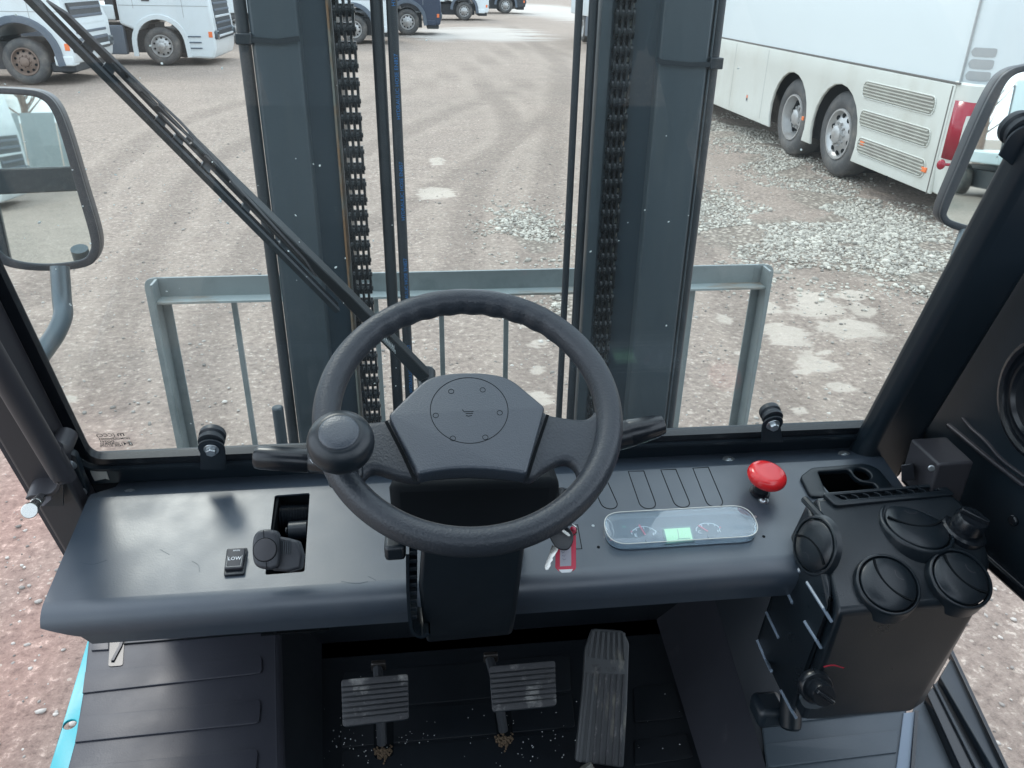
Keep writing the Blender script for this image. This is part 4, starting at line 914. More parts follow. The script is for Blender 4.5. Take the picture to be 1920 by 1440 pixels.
sp_o = S.q([(603, 815), (640, 796), (690, 792), (728, 785), (760, 760), (820, 735), (900, 722), (1000, 752), (1024, 775), (1060, 783), (1092, 786), (1108, 780), (1122, 766), (1148, 790), (1140, 900), (1100, 928), (1084, 912), (1082, 884), (1070, 868), (1050, 866), (1018, 882), (995, 898), (960, 893), (880, 888), (800, 893), (780, 900), (740, 893), (712, 884), (694, 884), (680, 900), (676, 926), (655, 918), (615, 880)])
plate('spokes', S, [smooth(sp_o, 4)], -.016, .003, 'wheel', sw, bev=.007, res=4, ang=60)
S2 = S.off(.016)
hub_o = fillet(S2.q([(728, 777), (800, 707), (845, 698), (905, 697), (955, 706), (1022, 762), (987, 888), (935, 880), (880, 877), (830, 880), (783, 889)]), [.004, .03, .02, .02, .03, .004, .004, .02, .02, .02, .004], 5)
hb = plate('hub_cover', S2, [hub_o], -.022, 0, 'hub', sw, bev=.0035, res=3, ang=40)
b = B(); S3 = S.off(.0035)
for pts in ([(724, 790), (755, 850), (780, 905)], [(1027, 778), (1006, 840), (986, 905)]): ribbon(b, S3, S3.q(pts), .0032, -.001, .0006)
fin('hub_gap', b, 'dark', sw)
b = B(); cc = Vector(S2.px(880, 768)); cr_ = abs(S2.px(953, 768)[0]-S2.px(807, 768)[0])/2
ribbon(b, S2, [tuple(cc+Vector((math.cos(a_), math.sin(a_)))*cr_) for a_ in [2*math.pi*k/64 for k in range(64)]], .0007, -.0004, .0002, closed=True); fin('hub_ring', b, 'dark', hb)
for (x, y) in ((846, 734), (905, 731), (937, 774), (910, 820), (849, 822), (817, 779)):
    b = B(); c_ = Vector(S2.px(x, y)); ribbon(b, S2, [tuple(c_+Vector((math.cos(a_), math.sin(a_)))*.0028) for a_ in [2*math.pi*k/20 for k in range(20)]], .0006, -.0004, .0002, closed=True); fin('hub_plug', b, 'dark', hb)
b = B(); ribbon(b, S2, S2.q([(867, 768), (870, 772), (888, 771.5)]), .0008, -.0003, .0002); ribbon(b, S2, S2.q([(873, 775.5), (887, 775)]), .0008, -.0003, .0002); ribbon(b, S2, S2.q([(874, 779), (878, 780.5), (885, 779)]), .0008, -.0003, .0002); fin('hub_emblem', b, 'dark', hb)
# spinner knob
kb = group_empty('spinner_knob', fl, 'round black spinner knob clamped to the left of the wheel')
K = Fr(S.P(*S.px(648, 872)), S.U, S.V)
b = B(); lathe(b, smooth([(.014, .0), (.0155, .012), (.0170, .022), (.0225, .028), (.0300, .036), (.0322, .046), (.0300, .056), (.0235, .0625), (.019, .0640)], 4, False), K.M, 48); fin('knob_body', b, 'plastic', kb, ang=80)
b = B(); lathe(b, [(.0193, .0632), (.0190, .0650), (.0170, .0662), (.009, .0672), (0, .0674)], K.M, 48); fin('knob_cap', b, 'hub', kb, ang=60)
b = B(); box(b, K.P(0, 0, -.006), (.036, .036, .026), rot=Matrix((S.U, S.V, S.N)).transposed()); fin('knob_clamp', b, 'plastic', kb, bev=.005)
# column, shrouds, stalks
sc_ = group_empty('steering_column', fl, 'black steering column shroud below the wheel')
def hull(name, pts, m, parent, bev=.006, seg=3, label=None):
    b = B(); [b.verts.new(p) for p in pts]; bmesh.ops.convex_hull(b, input=b.verts); 
    bmesh.ops.dissolve_limit(b, angle_limit=R(3), verts=b.verts, edges=b.edges)
    return fin(name, b, m, parent, bev=bev, seg=seg, label=label)
yp = lambda x, y, Y_: hit(x, y, (0, Y_, 0), (0, 1, 0))
hull('upper_shroud', [yp(728, 905, .775), yp(1052, 896, .775), yp(1035, 1010, .755), yp(738, 1015, .755), yp(745, 870, .90), yp(1040, 865, .90), yp(1020, 990, .90), yp(745, 990, .90)], 'dark', sc_, .012)
hull('lower_shroud', [yp(790, 1020, .765), yp(985, 1015, .765), yp(972, 1100, .785), yp(965, 1165, .815), yp(960, 1190, .86), yp(795, 1190, .815), yp(800, 1205, .86), yp(785, 1100, .785), yp(790, 1020, .95), yp(985, 1015, .95)], 'plastic', sc_, .010)
f = FY(.79)
b = B(); ribbon(b, f, smooth(f.q([(764, 1035), (765, 1110), (770, 1170), (778, 1186), (792, 1191), (805, 1184)]), 5, False), .004, -.05, .004); fin('shroud_edge', b, 'plastic', sc_)
for k in range(9): 
    b = B(); c_ = f.px(775, 1040+k*15); box(b, f.P(c_[0], c_[1], -.012), (.010, .02, .006)); fin('shroud_rib', b, 'frame', sc_, bev=.001)
b = B(); c_ = at(741, 1025, .99); box(b, c_, (.026, .03, .022)); fin('tilt_catch', b, 'plastic', sc_, bev=.005)
b = B(); cyl(b, at(1046, 968, 1.0), at(1052, 925, 1.02), .017, seg=24); fin('ignition_barrel', b, 'gloss', sc_, bev=.002)
st = group_empty('stalk', fl, 'thick black stalk left of the wheel with an arrow mark')
p0 = at(640, 868, .935); p1 = at(492, 858, .935); p2 = at(478, 857, .935); dv = (p0-p1).normalized()
b = B(); Fk = frame_at(p2, -dv); L0 = (p0-p2).length
lathe(b, [(0, 0), (.0105, 0), (.0128, -.0015), (.0140, -.006), (.0143, -.062), (.0132, -.0635), (.0132, -.066), (.0143, -.0675), (.0143, -L0)], Fk.M, 36); fin('stalk_barrel', b, 'gloss', st, ang=50)
b = B(); cN_ = (CAMLOC-at(586, 856, .93)).normalized(); Af = frame_at(at(586, 858, .935)+cN_*.0150, cN_)
q_ = Af.q([(586, 850), (586, 860)]); 
ao = Af.q([(584, 852), (588, 852), (588, 861), (591, 861), (586, 868), (581, 861), (584, 861)]); ribbon(b, Af, ao, .0006, 0, .0003, closed=True)
c_ = Vector(Af.px(587, 847)); ribbon(b, Af, [tuple(c_+Vector((math.cos(a_), math.sin(a_)))*.0014) for a_ in [2*math.pi*k/14 for k in range(14)]], .0006, 0, .0003, closed=True); fin('arrow_mark', b, 'white', st)
st = group_empty('stalk', fl, 'short black stalk sticking out to the right of the wheel')
p0 = at(1120, 828, .97); p2 = at(1243, 796, .985); dv = (p2-p0).normalized(); Fk = frame_at(p0, dv); L0 = (p2-p0).length
b = B(); lathe(b, [(.017, 0), (.0175, L0*.45), (.0165, L0*.46), (.0165, L0*.475), (.0172, L0*.49), (.0140, L0*.90), (.0125, L0*.985), (.0095, L0), (0, L0)], Fk.M, 32); fin('stalk_barrel', b, 'gloss', st, ang=40)

# ---- heater box on the right
hx = group_empty('heater_unit', fl, 'black heater box with four round air vents and two knobs')
zt, zf = 1.505, 1.462
zp = lambda x, y, z: hit(x, y, (0, 0, z), (0, 0, 1))
T0, T1 = zp(1530, 932, zt), zp(1770, 917, zt); T2 = zp(1805, 940, zt-.004)
SP = zp(1720, 1022, 1.474); SN = Vector((0, -.46, .89))
E1L, E1R = zp(1590, 1032, 1.476), zp(1846, 1008, 1.476); E2L, E2R = hit(1574, 1150, SP, SN), hit(1838, 1128, SP, SN); E1M = zp(1858, 1052, 1.452)
F0 = zp(1556, 974, 1.492)
Yf = E2L.y
B0, B1 = yp(1503, 1354, Yf+.02), yp(1710, 1334, Yf+.02); B2 = yp(1728, 1322, Yf+.05)
Lk = [at(1516, 938, 1.215), at(1476, 1020, 1.235), at(1418, 1202, 1.30), at(1489, 1348, 1.27)]
bk = [T0+Vector((0, .015, -.02)), T1+Vector((0, .015, -.02)), T0+Vector((0, .015, -.12)), T1+Vector((.01, .015, -.12)), B0+Vector((0, .13, 0)), B1+Vector((0, .13, 0))]
hc_o = hull('heater_case', [T0, T1, T2, F0, E1L, E1R, E1M, E2L, E2R, B0, B1, B2]+bk, 'heater', hx, .012, 4)
cs_ = hull('case_side', Lk+[E1L+Vector((-.010, .01, -.02)), E2L+Vector((-.008, .01, 0)), F0+Vector((-.012, 0, -.01)), B0+Vector((-.006, .02, .01)), B0+Vector((0, .12, .0)), T0+Vector((0, .01, -.03))], 'heater', hx, .006, 2)
F1 = E1L
# highlights of the left flank slots, drawn as pale strips
nL = ((Lk[1]-Lk[2]).cross(B0-Lk[2])).normalized()
if nL.dot(CAMLOC-Lk[2]) < 0: nL = -nL
FL_ = frame_at(Lk[2]+nL*.002, nL)
def onside(x, y):
    hs = [o_.ray_cast(CAMLOC, ray(x, y).normalized()) for o_ in (cs_, hc_o)]; hs = [h for h in hs if h[0]]
    if not hs: return at(x, y, 1.235)
    h = min(hs, key=lambda h: (h[1]-CAMLOC).length); return h[1]+h[2]*.0008
for (a_, c_) in (((1476, 1027), (1501, 1073)), ((1460, 1074), (1487, 1131)), ((1514, 1092), (1561, 1166)), ((1438, 1148), (1461, 1196)), ((1509, 1164), (1541, 1215)), ((1421, 1200), (1446, 1258)), ((1465, 1293), (1493, 1346))):
    dpt = 1.20 if a_[0] > 1500 else 1.235
    b = B(); tube(b, [onside(a_[0]+(c_[0]-a_[0])*t_, a_[1]+(c_[1]-a_[1])*t_) for t_ in (0, .33, .66, 1)], .0026, 6); fin('slot_highlight', b, 'strip', hx)
# grille slot along the top
TF = Fr(T0, T1-T0, (F0-T0).cross(Vector((1, 0, 0))).cross(T1-T0)*-1); 
if TF.N.z < 0: TF = Fr(T0, T1-T0, -TF.V)
TF = TF.off(.003); so = fillet(TF.q([(1562, 931), (1752, 914), (1760, 922), (1580, 940)]), .003, 3); oo = fillet(TF.q([(1540, 927), (1765, 908), (1790, 930), (1566, 951)]), .006, 4)
plate('top_grille_frame', TF, [oo, so], -.004, .004, 'heater', hx, bev=.0015)
plate('top_grille_slot', TF, [so], -.0035, -.003, 'dark', hx)
for k in range(9):
    x = 1578+k*21; b = B(); ribbon(b, TF, smooth(TF.q([(x-4, 931-(k*1.9)), (x+6, 934-k*1.9), (x+11, 941-k*1.9)]), 3, False), .0018, -.003, .003); fin('grille_bar', b, 'heater', hx)
def vent(P, N, r, ang_, stem=.02, tall=.012, up=(0, 0, 1), squ=1):
    g = group_empty('air_vent', hx); V_ = frame_at(P, N, up)
    b = B(); lathe(b, [(r*1.14, -stem), (r*1.10, -stem*.4), (r*1.08, tall*.3), (r*1.06, tall*.85), (r*1.02, tall), (r*.985, tall), (r*.965, tall-.002), (r*.96, .0)], V_.M, 48); fin('vent_collar', b, 'heater', g, ang=50)
    b = B(); lathe(b, [(r*.962, tall-.007), (r*.962, tall-.0045), (r*.935, tall-.004)], V_.M, 48); fin('vent_gap', b, 'dark', g)
    b = B(); lathe(b, [(r*.915, tall-.006), (r*.91, tall-.001), (r*.88, tall+.0005), (r*.5, tall+.0035), (0, tall+.0045)], V_.M, 48); fin('vent_disc', b, 'heater', g, ang=60)
    Vt = V_.off(tall+.0012); cs, sn = math.cos(ang_), math.sin(ang_)
    def rot(p): return (p[0]*cs-p[1]*sn, p[0]*sn+p[1]*cs)
    a1_ = [rot((-r*.86+r*.0, 0))]; arc = [rot((r*1.25*math.cos(a_), r*1.12+r*1.25*math.sin(a_))) for a_ in [R(-170)+R(160)*k/60 for k in range(61)]]
    arc = [p for p in arc if math.hypot(*p) < r*.90]
    b = B(); ribbon(b, Vt, arc, .0026, -.003, .0034); fin('flap_gap', b, 'dark', g)
    b = B(); ribbon(b, Vt, [rot((r*.22*math.cos(a_), r*.60+r*.22*math.sin(a_))) for a_ in [R(-150)+R(120)*k/8 for k in range(9)]], .0010, .001, .0026); fin('thumb_mark', b, 'post', g)
vent(zp(1716, 990, 1.484), (.08, -.16, 1), .0500, R(-4), stem=.014, tall=.007, up=(0, 1, .01))
vent(hit(1662, 1098, SP+SN*.006, SN), (-.06, -.50, .87), .0415, R(-55), stem=.022, tall=.008)
vent(hit(1797, 1087, SP+SN*.006, SN), (.0, -.50, .87), .0415, R(-55), stem=.022, tall=.008)
vent(onside(1531, 1022)+Vector((-.004, -.004, .002)), (-.93, -.14, .30), .0405, R(180), stem=.006, tall=.003)
# knobs
def knob(P, N, r, h, up=(0, 1, .01)):
    g = group_empty('control_knob', hx); V_ = frame_at(P, N, up)
    b = B(); lathe(b, [(r*1.45, -.010), (r*1.40, .0), (r*1.25, .003), (r*1.0, .003), (r*.98, h*.85), (r*.9, h), (0, h)], V_.M, 40); fin('knob_skirt', b, 'gloss', g, ang=40)
    b = B(); box(b, V_.P(0, 0, h+.003), (r*1.7, r*.35, .008), rot=Matrix((V_.U, V_.V, V_.N)).transposed() @ Matrix.Rotation(R(-35), 3, 'Z')); fin('knob_grip', b, 'gloss', g, bev=.0015)
knob(zp(1808, 992, 1.482), (.16, -.22, 1), .0235, .026)
kn = yp(1532, 1290, Yf-.004)
knob(kn, (-.1, -1, .45), .0175, .026, up=(0, 0, 1))
fq = FY(Yf-.006); b = B(); fprism(b, fq, smooth(fq.q([(1502, 1306), (1508, 1325), (1535, 1327), (1558, 1314), (1563, 1298), (1532, 1306)]), 4), -.004, .001); fin('dial_plate', b, 'mat_r', hx)
b = B(); fq = FY(Yf-.008); ribbon(b, fq, smooth(fq.q([(1544, 1250), (1562, 1247), (1582, 1252)]), 5, False), .0018, 0, .001); fin('dial_arc', b, 'lampr', hx)
b = B(); cyl(b, at(1484, 1300, 1.33), at(1482, 1366, 1.33), .018, seg=20); fin('drain_pipe', b, 'plastic', hx, bev=.006)
b = B(); tube(b, [T0+Vector((-.012, .01, -.01)), F0+Vector((-.010, 0, 0)), F1+Vector((-.006, .004, -.01))], .006, 8); fin('case_rib', b, 'heater', hx)
b = B(); box(b, at(1440, 1330, 1.36), (.05, .05, .04)); fin('hose_joint', b, 'frame', hx, bev=.01)

# ================================================================== MAST
YM = 1.60
def mx(px, y=360, Y_=YM): return yp(px, y, Y_).x
ZB, ZT = .25, 3.3
def vert_prism(name, xy, m, parent, bev=0, z0=ZB, z1=ZT, label=None):
    b = B(); prism(b, [(x, y, z0) for x, y in xy], (0, 0, z1-z0)); return fin(name, b, m, parent, bev=bev, seg=2, label=label, ang=25)
# left side (x of the edges read at picture row 360)
xl = [mx(p, 400) for p in (485, 508, 592, 640)]; xr = [mx(p, 360) for p in (1321, 1302, 1214, 1167)]
for X_, s, lb in ((xl, 1, 'left outer mast channel, dark blue grey'), (xr, -1, 'right outer mast channel, dark blue grey')):
    rail = group_empty('mast_rail', fl, lb)
    vert_prism('rail_web', [(X_[1], YM+.01), (X_[1]+s*.006, YM), (X_[2], YM), (X_[2]+s*.004, YM+.015), (X_[2], YM+.16), (X_[1], YM+.16)], 'mast', rail, bev=.003)
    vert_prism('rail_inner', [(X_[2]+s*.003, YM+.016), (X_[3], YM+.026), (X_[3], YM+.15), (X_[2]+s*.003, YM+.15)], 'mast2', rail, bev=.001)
    vert_prism('rail_edge', [(X_[3], YM+.020), (X_[3]+s*(.004 if s > 0 else .007), YM+.018), (X_[3]+s*.007, YM+.05), (X_[3], YM+.05)], 'rust', rail)
    if s > 0:
        # black hose clipped to the outside of the channel, and the dark groove beside it
        b = B(); xh = (X_[0]+X_[1])/2-.001; tube(b, [(xh, YM+.015, ZB), (xh, YM+.015, ZT)], .0115, 16); fin('hydraulic_hose', b, 'hose', fl, label='black hose clipped along the outer side of the left mast channel')
    else:
        b = B(); xh = (X_[0]+X_[1])/2+.001; tube(b, [(xh, YM+.015, ZB), (xh, YM+.015, ZT)], .0105, 16); fin('hydraulic_hose', b, 'hose', fl, label='black hose clipped along the outer side of the right mast channel')
        b = B(); tube(b, [(X_[1]+.002, YM+.004, ZB), (X_[1]+.002, YM+.004, ZT)], .0022, 8); fin('thin_pipe', b, 'mast', fl)
# inner channel behind the chains
vert_prism('inner_channel', [(xl[3]+.008, YM+.05), (xl[3]+.016, YM+.052), (xl[3]+.016, YM+.12), (xl[3]+.008, YM+.12)], 'grease', fl, z1=ZT, label='greasy inner channel behind the left chain')
xi = [mx(p, 360) for p in (1114, 1131, 1160)]
vert_prism('inner_channel', [(xi[0], YM+.03), (xi[1], YM+.026), (xi[2]+.006, YM+.040), (xi[2]+.006, YM+.12), (xi[0], YM+.12)], 'mast', fl, label='inner channel behind the right chain')
# chains
def link_mesh(xs):
    lk = B(); r_ = .0117; c_ = .01575
    o = [(r_*math.cos(a_), r_*math.sin(a_)+c_) for a_ in [math.pi*q/7 for q in range(8)]] + [(-r_*.78, .004), (-r_*.78, -.004)] + [(r_*math.cos(a_), r_*math.sin(a_)-c_) for a_ in [math.pi+math.pi*q/7 for q in range(8)]] + [(r_*.78, -.004), (r_*.78, .004)]
    for xo in xs: prism(lk, [(xo-.0024, u, v) for u, v in o], (.0048, 0, 0))
    cyl(lk, (-.0205, 0, c_), (.0205, 0, c_), .0045, seg=8); return lk
protoB = fin('chain_link', link_mesh((-.0108, 0, .0108)), 'chain')
lk = link_mesh((-.0163, -.0056, .0056, .0163))
proto = fin('chain_link', lk, 'chain')
def chain(xc, y, label, first=None):
    g = group_empty('lift_chain', fl, label); k = 0; z = .30
    while z < 3.1:
        src = proto if k % 2 == 0 else protoB
        if first and k < 2: o = src
        else: o = src.copy(); COL.objects.link(o)
        o.parent = g; o.location = (xc, y, z); k += 1; z += .0315
    return g
xc1 = (yp(655, 400, YM+.03).x+yp(688, 400, YM+.03).x)/2; chain(xc1, YM+.030, 'black leaf chain inside the left mast channel', True)
xc2 = (yp(1133, 360, YM+.03).x+yp(1158, 360, YM+.03).x)/2; chain(xc2, YM+.022, 'black leaf chain inside the right mast channel')
# hoses in the middle
def vhose(p0, p1, y, Y_, r, m, lb, flat=False):
    a_, c_ = yp(p0, y, Y_), yp(p1, y, Y_); xc = (a_.x+c_.x)/2; r_ = abs(c_.x-a_.x)/2
    b = B(); tube(b, [(xc, Y_, .3), (xc, Y_, 3.3)], r_, 20); o = fin('hydraulic_hose', b, m, fl, label=lb); return o, xc, r_
vhose(716, 738, 400, YM+.06, 0, 'hose', 'plain left one of the two hoses beside the left chain')
ho, xh, rh = vhose(743, 762, 400, YM+.05, 0, 'hose', 'hose printed with blue lettering beside the left chain')
hf = Fr((xh, YM+.05, 0), (0, 0, 1), (-1, 0, 0))      # writing runs up the hose
for z in np.arange(1.15, 2.35, .2):
    hn = Fr((xh+rh*.35, YM+.05-rh*.99, z), (0, 0, 1), (-1, -.35, 0)); text('hose_print', 'HYDRAULIC HOSE EN857', hn, 0, 0, .0105, 'blue', ho, n=.0006, align='LEFT')
vhose(1062, 1075, 360, YM+.06, 0, 'hose', 'left one of the two hoses beside the right chain')
vhose(1085, 1101, 360, YM+.05, 0, 'hose', 'right one of the two hoses beside the right chain')
# cable ties round the outer hoses
for (pts, hx_, y0_, lb) in (([(445, 62), (472, 70), (520, 74), (562, 68)], (440, 474), (62, 84), 'cable tie on the left channel'), ([(1231, 108), (1240, 112), (1290, 117), (1335, 117)], (1332, 1354), (108, 130), 'cable tie on the right channel')):
    g = group_empty('cable_tie', fl, lb); f = FY(YM-.003); b = B(); q_ = f.q([(x, y+4) for x, y in pts]); ribbon(b, f, q_, .009, -.0005, .002); fin('tie_strap', b, 'frame', g)
    (u0, v0), (u1, v1_) = f.px(hx_[0], y0_[0]), f.px(hx_[1], y0_[1]); b = B(); fbox(b, f, u0, u1, v1_, v0, -.028, .004); fin('tie_head', b, 'frame', g, bev=.002)
# ================================================================== LOAD GUARD
YG = 2.10; lg = group_empty('load_guard', fl, 'grey steel load backrest with thin upright bars in front of the mast')
g0 = yp(268, 520, YG); g1 = yp(1452, 496, YG); zg = (g0.z+g1.z)/2; xg0, xg1 = g0.x, g1.x
b = B(); box(b, ((xg0+xg1)/2, YG+.001, zg-.027), (xg1-xg0-.05, .008, .054)); fin('top_angle', b, 'galv', lg, bev=.001)
b = B(); box(b, ((xg0+xg1)/2, YG-.022, zg-.056), (xg1-xg0-.07, .046, .007)); fin('top_angle_lip', b, 'galvl', lg, bev=.001)
for s, xa in ((1, xg0), (-1, xg1)):
    f = FY(YG-.004)
    o = [(xa, .35), (xa+s*.06, .35), (xa+s*.06, zg), (xa, zg)]; r_ = [0, 0, .012, .035]
    plate('side_angle', f, [fillet(o, r_)], -.006, 0, 'galv', lg, bev=.0008)
    b = B(); prism(b, [(xa+s*.030, YG-.004, .35), (xa+s*.037, YG-.004, .35), (xa+s*.037, YG-.004, zg-.002), (xa+s*.030, YG-.004, zg-.002)], (0, -.050, 0)); fin('side_flange', b, 'galvl' if 0 else 'galv', lg, bev=.001)
    b = B(); tube(b, [(xa+s*.029, YG-.006, .35), (xa+s*.029, YG-.006, zg-.004)], .003, 6); fin('weld_bead', b, 'galv', lg)
for (px, py) in ((452, 650), (710, 650), (829, 650), (948, 640), (1130, 640), (1281, 650)):
    x = yp(px, py, YG).x; b = B(); box(b, (x, YG-.004, (zg-.06+.35)/2+.0), (.014 if px < 1200 else .026, .012, zg-.06-.35)); fin('upright_bar', b, 'galv', lg, bev=.001)
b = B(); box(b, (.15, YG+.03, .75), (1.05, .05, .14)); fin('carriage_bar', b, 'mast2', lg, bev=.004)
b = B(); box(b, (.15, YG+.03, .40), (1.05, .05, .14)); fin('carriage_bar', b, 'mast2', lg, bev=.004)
for x in (-.22, .50):
    b = B(); box(b, (x, YG+.08, .60), (.12, .045, .6)); box(b, (x, YG+.62, .30), (.12, 1.1, .04)); fin('fork', b, 'tdk', fl)
b = B(); x = yp(525, 800, YM-.06).x; tube(b, [(x, YM-.06, .5), (x, YM-.06, yp(524, 762, YM-.06).z)], .012, 14); fin('pipe_stub', b, 'mast', fl, bev=.004)

# ================================================================== MIRRORS
def mirror(pxs, gpx, cpx, depth, rdir, arm, lb):
    P = at(*cpx, depth); d = (P-CAMLOC).normalized(); N = (Vector(rdir).normalized()-d).normalized(); f = frame_at(P, N)
    g = group_empty('side_mirror', fl, lb)
    o = smooth(f.q(pxs), 5); plate('mirror_housing', f, [o], -.045, .0, 'mirh', g, bev=.012, res=4, ang=60)
    gl = smooth(f.q(gpx), 5); plate('mirror_rim', f, [o, gl], -.004, .006, 'mirh', g, bev=.0025)
    plate('mirror_glass', f, [gl], .0005, .0015, 'mirror', g)
    b = B(); tube(b, smooth([tuple(at(*a_)) for a_ in arm], 6, False), .0165, 16); fin('mirror_arm', b, 'tube', g)
    return g
mirror([(-130, 200), (-110, 172), (-40, 164), (40, 166), (82, 174), (108, 198), (130, 250), (160, 350), (186, 440), (184, 480), (160, 500), (90, 507), (20, 500), (-20, 475), (-60, 420), (-110, 300)],
       [(-118, 205), (-100, 184), (-40, 176), (40, 178), (76, 185), (98, 208), (118, 262), (146, 360), (170, 445), (168, 472), (150, 487), (90, 494), (28, 487), (-5, 464), (-48, 405), (-100, 295)],
       (60, 240), 1.45, (-.16, -1, -.01), [(112, 500, 1.48), (116, 560, 1.48), (118, 592, 1.47), (104, 626, 1.44), (80, 660, 1.40), (50, 700, 1.34)], 'left door mirror on a bent steel tube')
mirror([(1975, 125), (1925, 122), (1888, 134), (1862, 165), (1830, 230), (1798, 305), (1765, 385), (1764, 412), (1785, 428), (1838, 441), (1900, 446), (1950, 400), (1990, 250)],
       [(1965, 140), (1925, 134), (1896, 144), (1876, 172), (1846, 235), (1813, 310), (1778, 388), (1776, 406), (1793, 416), (1840, 428), (1890, 432), (1938, 390), (1975, 250)],
       (1870, 262), 1.52, (.20, -1, -.005), [(1815, 437, 1.56), (1800, 480, 1.55), (1790, 530, 1.52), (1800, 600, 1.45)], 'right door mirror, half hidden by the cab pillar')

# ================================================================== RIGHT PILLAR, DOOR PANEL
f = W.off(.035); fr_ = [(1648, 810), (1655, 780), (1925, 303), (2080, 40), (2260, 40), (1925, 560), (1760, 800), (1720, 850)]
f2 = W.off(.05); ua = W.off(.05).px(1690, 760)[0]; ub = f2.px(1778, 760)[0]
b = B(); fbox(b, f2, ua-.018, ub, -.10, gh_, -.05, 0); fin('front_pillar', b, 'frame', fl, bev=.018, seg=5, label='broad dark right front pillar of the cab')
dp = group_empty('door_panel', fl, 'dark inner panel of the right door with round speaker')
f = FX(.89)
tp_ = f.px(1925, 445); bt_ = f.px(1925, 1110)
pl_o = f.q([(1690, 905), (1695, 850), (1712, 800)]) + [tp_, (.68, tp_[1]), (.68, bt_[1]-.01)] + f.q([(1920, 1106), (1858, 1048), (1800, 985), (1740, 960)])
plate('panel_skin', f, [pl_o], -.035, 0, 'frame', dp, bev=.004)
f = FX(.889)
b = B(); ribbon(b, f, f.q([(1780, 797), (1850, 855), (1925, 912)]), .006, -.002, .006); fin('panel_fold', b, 'post', dp, bev=.002)
b = B(); ribbon(b, f, smooth(f.q([(1806, 784), (1822, 803), (1850, 828), (1880, 862), (1925, 895)]), 4, False), .004, -.001, .004); fin('weld_line', b, 'post', dp, bev=.0015)
b = B(); ribbon(b, f, f.q([(1848, 1042), (1925, 1110), (2000, 1175)]), .020, -.03, .012); fin('panel_seal', b, 'gloss', dp, bev=.005)
sp_c = f.px(1962, 752); P = f.P(*sp_c); V_ = frame_at(P, (-1, 0, 0))
b = B(); lathe(b, [(.095, 0), (.092, .006), (.086, .008), (.080, .006), (.078, .001), (.070, .001), (.067, .006), (.062, .007), (.058, .002), (.02, -.004), (0, .002)], V_.M, 48); fin('speaker', b, 'gloss', dp)
b = B(); P = f.P(*f.px(1903, 976)); cyl(b, P, P-Vector((.006, 0, 0)), .009, .008, 16); fin('rubber_plug', b, 'gloss', dp, bev=.002)
b = B(); box(b, (.905, -.05, 1.12), (.006, 1.3, .52)); fin('lower_pane', b, 'glassd', dp)
# hinge box
hb_ = group_empty('latch_box', fl, 'grey sheet metal latch box at the right end of the dash')
zz = 1.555
Q = [zp(1708, 822, zz), zp(1775, 818, zz), zp(1827, 866, zz), zp(1760, 870, zz)]
lo = [zp(1690, 905, 1.47), yp(1752, 915, Q[3].y), None]
b = B(); [b.verts.new(p) for p in Q]; [b.verts.new(p-Vector((0, 0, .075))) for p in Q]; bmesh.ops.convex_hull(b, input=b.verts); bmesh.ops.dissolve_limit(b, angle_limit=R(3), verts=b.verts, edges=b.edges); fin('latch_cover', b, 'post', hb_, bev=.004, seg=3)
b = B(); P = at(1746, 877, 1.215); cyl(b, P, P+Vector((-.002, -.004, .001)), .005, seg=16); fin('screw', b, 'zinc', hb_, bev=.001)
b = B(); [b.verts.new(p) for p in (at(1690, 872, 1.24), at(1712, 868, 1.24), at(1716, 900, 1.26), at(1690, 905, 1.26), at(1690, 872, 1.30), at(1712, 868, 1.30))]; bmesh.ops.convex_hull(b, input=b.verts); fin('latch_jaw', b, 'mirh', hb_, bev=.002)
# door sill: lower right
zs = .92
def zpoly(name, pts, z0, z1, m, parent, bev=0, label=None):
    f = FZ(z1); return plate(name, f, [f.q(pts)], z0-z1, 0, m, parent, bev=bev, label=label)
sl_ = group_empty('door_sill', fl, 'door sill and lower door frame at the right')
zpoly('sill_plate', [(1712, 1330), (1745, 1290), (1800, 1440), (1840, 1600), (1690, 1600)], zs-.03, zs-.006, 'mat_r', sl_)
zpoly('frame_rail', [(1738, 1300), (1768, 1262), (1862, 1440), (1930, 1600), (1835, 1600), (1800, 1440)], zs-.04, zs+.018, 'gloss', sl_, bev=.004)
zpoly('frame_rail', [(1762, 1268), (1786, 1228), (1882, 1440), (1950, 1600), (1925, 1600), (1860, 1440)], zs-.04, zs+.034, 'frame', sl_, bev=.004)
b = B(); f = FZ(zs+.036); ribbon(b, f, f.q([(1782, 1222), (1884, 1440), (1955, 1600)]), .009, -.01, .006); fin('sill_seal', b, 'gloss', sl_, bev=.002)
b = B(); f = FZ(zs+.020); ribbon(b, f, f.q([(1752, 1285), (1830, 1440), (1890, 1600)]), .006, -.002, .004); fin('sill_seal', b, 'hose', sl_, bev=.001)

# ================================================================== CAB FLOOR AND PEDALS
zl = .92; zc = .80
fm = group_empty('floor_mat', fl, 'dark moulded floor mat with raised tread strips')
zpoly('mat_left', [(168, 1180), (515, 1150), (521, 1440), (526, 1720), (88, 1720), (124, 1450), (140, 1390), (155, 1300)], zl-.02, zl, 'mat_l', fm, bev=.004)
for pts, r_ in (([(172, 1221), (204, 1219), (204, 1190), (176, 1190)], 0), ([(160, 1262), (490, 1229), (492, 1263), (155, 1301)], .012), ([(150, 1346), (489, 1312), (487, 1357), (141, 1393)], .012), ([(133, 1441), (484, 1405), (480, 1460), (122, 1500)], .012), ([(118, 1560), (478, 1515), (474, 1570), (108, 1620)], .012)):
    f = FZ(zl+.0005); uv = f.q(pts); plate('tread_strip', f, [fillet(uv, [0, r_, r_, 0], 4)], -.0005, .0028, 'mat_l', fm, bev=.0009)
